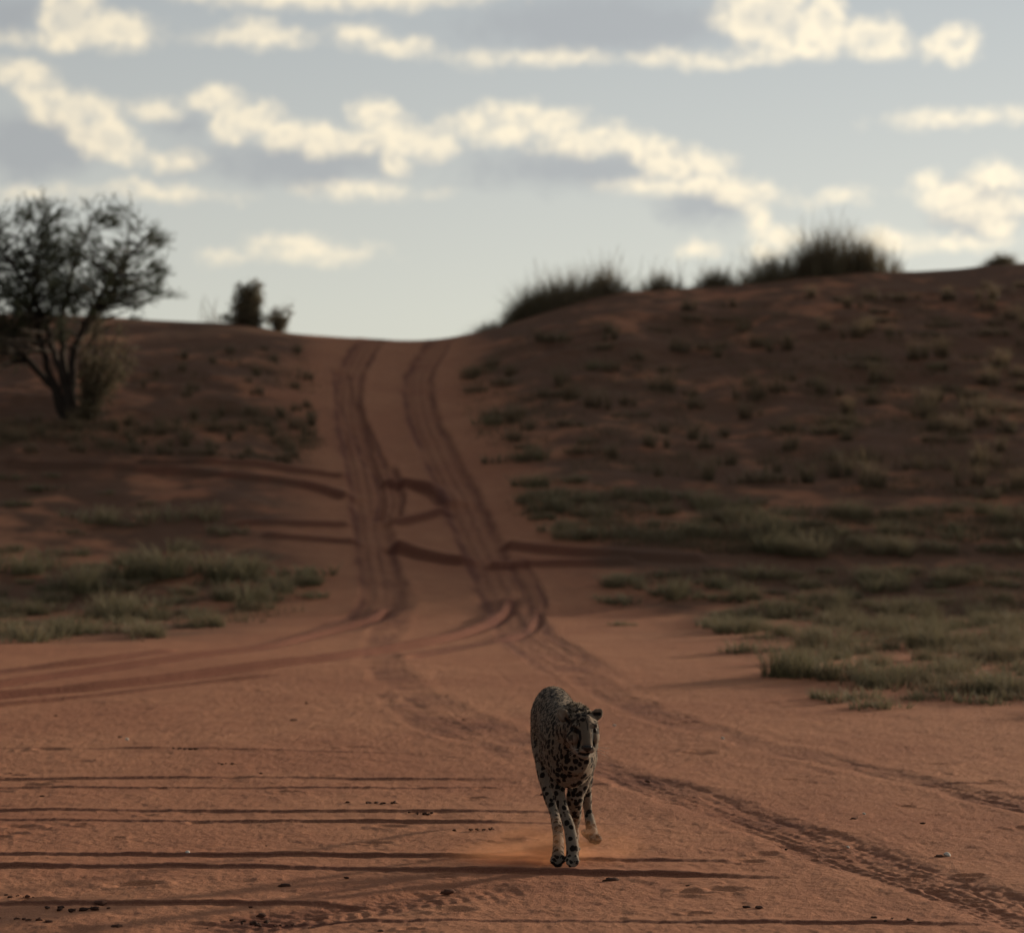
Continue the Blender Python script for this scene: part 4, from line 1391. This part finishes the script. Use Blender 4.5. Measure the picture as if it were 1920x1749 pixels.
    head = (Y < 9.70) & (py < 1426)
    front = head & (nr[:, 1] < 0.35)
    dark = np.zeros(n)

    def stroke(line, w, mask, soft=1.0):
        d = seg_dist(px, py, line)
        dark[:] = np.maximum(dark, np.where(mask, 1 - sstep(d, w, w + soft), 0))
    stroke([(1083, 1369), (1087, 1375), (1088.3, 1384), (1085, 1394), (1083, 1407)], 2.1, front)
    stroke([(1113, 1371), (1111, 1377), (1112, 1389), (1114.5, 1399)], 1.7, front)
    stroke([(1073, 1366), (1080, 1369), (1085, 1372)], 4.2, front)
    stroke([(1112, 1369), (1118, 1368), (1120, 1371)], 4.2, front)
    stroke([(1073, 1368), (1067, 1374), (1062, 1381)], 1.1, front)
    stroke([(1094, 1400.5), (1101, 1401), (1108, 1400.5)], 3.2, front)
    stroke([(1097, 1404), (1101, 1407), (1105, 1404)], 2.4, front)
    stroke([(1086, 1412), (1092, 1413.5), (1099, 1414), (1104, 1413)], 2.2, front)
    stroke([(1086.5, 1355), (1087, 1361)], 0.7, front)
    stroke([(1097, 1345), (1101, 1356), (1102, 1368)], 0.6, front)
    stroke([(1114, 1338), (1124, 1338)], 3.0, head & (py < 1345))
    stroke([(1060, 1346), (1064, 1352)], 2.2, head & (py < 1356))
    stroke([(1064, 1362), (1069, 1353), (1078, 1349)], 1.6, front)
    dark[:] = np.maximum(dark, np.where(front, 0.22 * (1 - sstep(seg_dist(px, py, [(1094, 1346), (1098, 1372), (1101, 1394)]), 5, 10)), 0))
    # black pads under the toes
    stroke([(1036, 1619), (1043, 1624), (1052, 1624), (1058, 1616)], 4.0, (Y < 9.95) & (py > 1611) & (px < 1060))
    stroke([(1090, 1563), (1104, 1573), (1114, 1580), (1127, 1579)], 4.6, (Y > 10.3) & (py > 1562))
    stroke([(1068, 1628), (1077, 1629)], 2.0, (Y < 9.9) & (py > 1624))
    pale = 0.15 * np.ones(n)
    pale = np.maximum(pale, sstep(-co[:, 2], -0.50, -0.26) * 0.75)
    pale = np.maximum(pale, np.where(head, sstep(-np.hypot((px - 1098) / 1.5, py - 1414), -15, -7), 0))
    pale = np.maximum(pale, np.where(front, 1 - sstep(seg_dist(px, py, [(1066, 1384), (1078, 1386)]), 4, 9), 0) * 1.0)
    pale = np.maximum(pale, np.where(front, 1 - sstep(seg_dist(px, py, [(1060, 1388), (1082, 1408), (1096, 1424)]), 2, 4), 0) * 0.9)
    pale = np.maximum(pale, np.where(front, 1 - sstep(seg_dist(px, py, [(1070, 1361), (1084, 1360)]), 2, 4), 0) * 0.7)
    pale = np.maximum(pale, np.where(front, 1 - sstep(seg_dist(px, py, [(1114, 1360), (1122, 1362)]), 2, 4), 0) * 0.7)
    spot = np.ones(n)
    face = front & (np.hypot((px - 1098) / 1.0, (py - 1388) / 1.5) < 24)
    spot[face] = 0.0
    spot = np.where(head & ~face & (py > 1352), 0.8, spot)
    spot = np.where(head & (py > 1405), 0.0, spot)
    spot = np.where(head & (py < 1351) & ((px < 1066) | (px > 1110)), 0.0, spot)
    pale = np.maximum(pale, np.where(head & (py < 1350) & (px < 1060), 0.6, 0))
    fine = sstep(co[:, 2], 0.34, 0.50) * 0.0 + np.where(co[:, 2] > 0.45, 1.0, 0.0)
    fine = np.maximum(fine, head * 1.0)
    loc = co - np.array(base)
    me.vertices.foreach_set('co', loc.astype(np.float32).ravel())
    for nm, d in (('dark', dark), ('pale', pale), ('spot', spot), ('fine', fine), ('hair', np.zeros(n))):
        attr(me, nm, d)
    attr(me, 'rest', loc, 'FLOAT_VECTOR')
    me.materials.clear()
    mat = coat_material()
    body = link('body', me, mat, root)
    me.polygons.foreach_set('use_smooth', [True] * len(me.polygons))
    # short fur standing off the skin
    cnt = 45000
    pv = np.array([p.vertices[0] for p in me.polygons])
    pick = rng.integers(0, len(pv), cnt)
    vi = pv[pick]
    face_soft = head[vi] & (nr[vi, 1] < 0.2)
    p = loc[vi] + rng.normal(0, 0.0012, (cnt, 3))
    nn = nr[vi]
    flow = np.tile(np.array([[0.0, 0.35, -0.55]]), (cnt, 1))
    ln = rng.uniform(0.0025, 0.006, cnt)
    mane = (co[vi, 2] > 0.64) & (Y[vi] < 9.96) & (Y[vi] > 9.58)
    ln = np.where(mane, rng.uniform(0.006, 0.013, cnt), ln)
    ear = head[vi] & (py[vi] < 1353) & ((px[vi] < 1068) | (px[vi] > 1110))
    mane &= ~ear
    ln = np.where(ear, rng.uniform(0.002, 0.004, cnt), np.where(face_soft & ~mane, ln * 0.25, ln))
    d = nn * np.where(mane, 1.0, 0.9)[:, None] + flow * np.where(mane, 0.3, 1.0)[:, None] + rng.normal(0, 0.16, (cnt, 3))
    d /= np.linalg.norm(d, axis=1)[:, None]
    side = np.cross(d, nn + rng.normal(0, 0.3, (cnt, 3)))
    side /= np.linalg.norm(side, axis=1)[:, None] + 1e-9
    wd = np.where(mane, 0.0012, 0.0007)[:, None]
    tri = np.stack([p - side * wd - nn * 0.001, p + side * wd - nn * 0.001, p + d * ln[:, None]], 1).reshape(-1, 3)
    fm = bpy.data.meshes.new('fur')
    fm.vertices.add(cnt * 3)
    fm.vertices.foreach_set('co', tri.astype(np.float32).ravel())
    fm.loops.add(cnt * 3)
    fm.loops.foreach_set('vertex_index', np.arange(cnt * 3, dtype=np.int32))
    fm.polygons.add(cnt)
    fm.polygons.foreach_set('loop_start', np.arange(0, cnt * 3, 3, dtype=np.int32))
    fm.update(calc_edges=True)
    v3 = np.repeat(vi, 3)
    for nm, dd in (('dark', dark), ('pale', pale), ('spot', spot), ('fine', fine)):
        attr(fm, nm, dd[v3])
    attr(fm, 'hair', np.tile([0.35, 0.35, 1.0], cnt))
    attr(fm, 'rest', loc[v3], 'FLOAT_VECTOR')
    fur = link('fur', fm, mat, root)
    fur['kind'] = 'stuff'
    # eyes and nose leather
    em = plain('dark_amber_eye', (0.014, 0.008, 0.005), 0.55, 0.15)
    nm_ = plain('black_nose_leather', (0.014, 0.011, 0.011), 0.45, 0.4)
    for ex, ey, ez in ((1079.5, 1368.5, 9.549), (1114.5, 1369, 9.560)):
        b2 = bmesh.new()
        bmesh.ops.create_uvsphere(b2, u_segments=20, v_segments=14, radius=0.0105)
        e = bpy.data.meshes.new('eye')
        b2.to_mesh(e)
        b2.free()
        e.polygons.foreach_set('use_smooth', [True] * len(e.polygons))
        o = link('eye', e, em, root)
        o.location = W(ex, ey, ez) - base
    b2 = bmesh.new()
    g = bmesh.ops.create_uvsphere(b2, u_segments=20, v_segments=14, radius=1.0)
    for v in b2.verts:
        v.co.x *= 1.0 + 0.35 * v.co.z          # wider along the top, pinched below
        v.co = Vector((v.co.x * 0.0185, v.co.y * 0.010, v.co.z * 0.0115))
    e = bpy.data.meshes.new('nose')
    b2.to_mesh(e)
    b2.free()
    e.polygons.foreach_set('use_smooth', [True] * len(e.polygons))
    o = link('nose', e, nm_, root)
    o.location = W(1101, 1401.5, 9.462) - base
    # whiskers
    V, Fc = [], []
    r = random.Random(4)
    for s, cx in ((-1, 1091), (1, 1109)):
        for k in range(5):
            a = W(cx, 1403 + k * 1.2, 9.472)
            bq = a + Vector((s * r.uniform(0.05, 0.08), r.uniform(0.0, 0.04), r.uniform(-0.035, 0.005)))
            tube(V, Fc, [a - base, a.lerp(bq, 0.5) + Vector((0, 0, 0.006)) - base, bq - base], [0.0005, 0.0004, 0.0002], 3)
    link('whisker', mesh('whisker', V, Fc), plain('pale_whisker', (0.6, 0.55, 0.5), 0.5, 0.3), root)
    return base


cheetah_base = build_cheetah()


# ------------------------------------------------------------------ dust kicked up by the paws
def dust(center, size, dens, seed, label):
    m, N, out = material('sand_dust')
    tc = N.n('ShaderNodeTexCoord').outputs['Object']
    r = N.v('LENGTH', tc)
    fall = N.m('POWER', N.m('SUBTRACT', 1.0, r, clamp=True), 1.4)
    n = N.noise(N.v('ADD', tc, (seed, 0, 0)), 2.2, 3, 0.6).outputs[0]
    d = N.m('MULTIPLY', N.m('MULTIPLY', fall, N.smooth(n, 0.36, 0.72)), dens)
    v = N.n('ShaderNodeVolumePrincipled')
    v.inputs['Color'].default_value = (0.85, 0.46, 0.26, 1)
    v.inputs['Anisotropy'].default_value = 0.55
    N.put(v.inputs['Density'], d)
    N.t.links.new(v.outputs[0], out.inputs[1])
    bm = bmesh.new()
    bmesh.ops.create_icosphere(bm, subdivisions=3, radius=1)
    me = bpy.data.meshes.new('dust_cloud')
    bm.to_mesh(me)
    bm.free()
    o = link('dust_cloud', me, m)
    o.location, o.scale = center, size
    tag(o, label, 'dust', kind='stuff')


dust(W(1015, 1590, 10.05), (0.52, 0.24, 0.15), 11.0, 3.0, 'thin orange dust haze low around the paws of the cheetah')
dust(W(1020, 1604, 9.98), (0.10, 0.10, 0.075), 24.0, 8.0, 'denser puff of sand thrown up behind the rear paw')
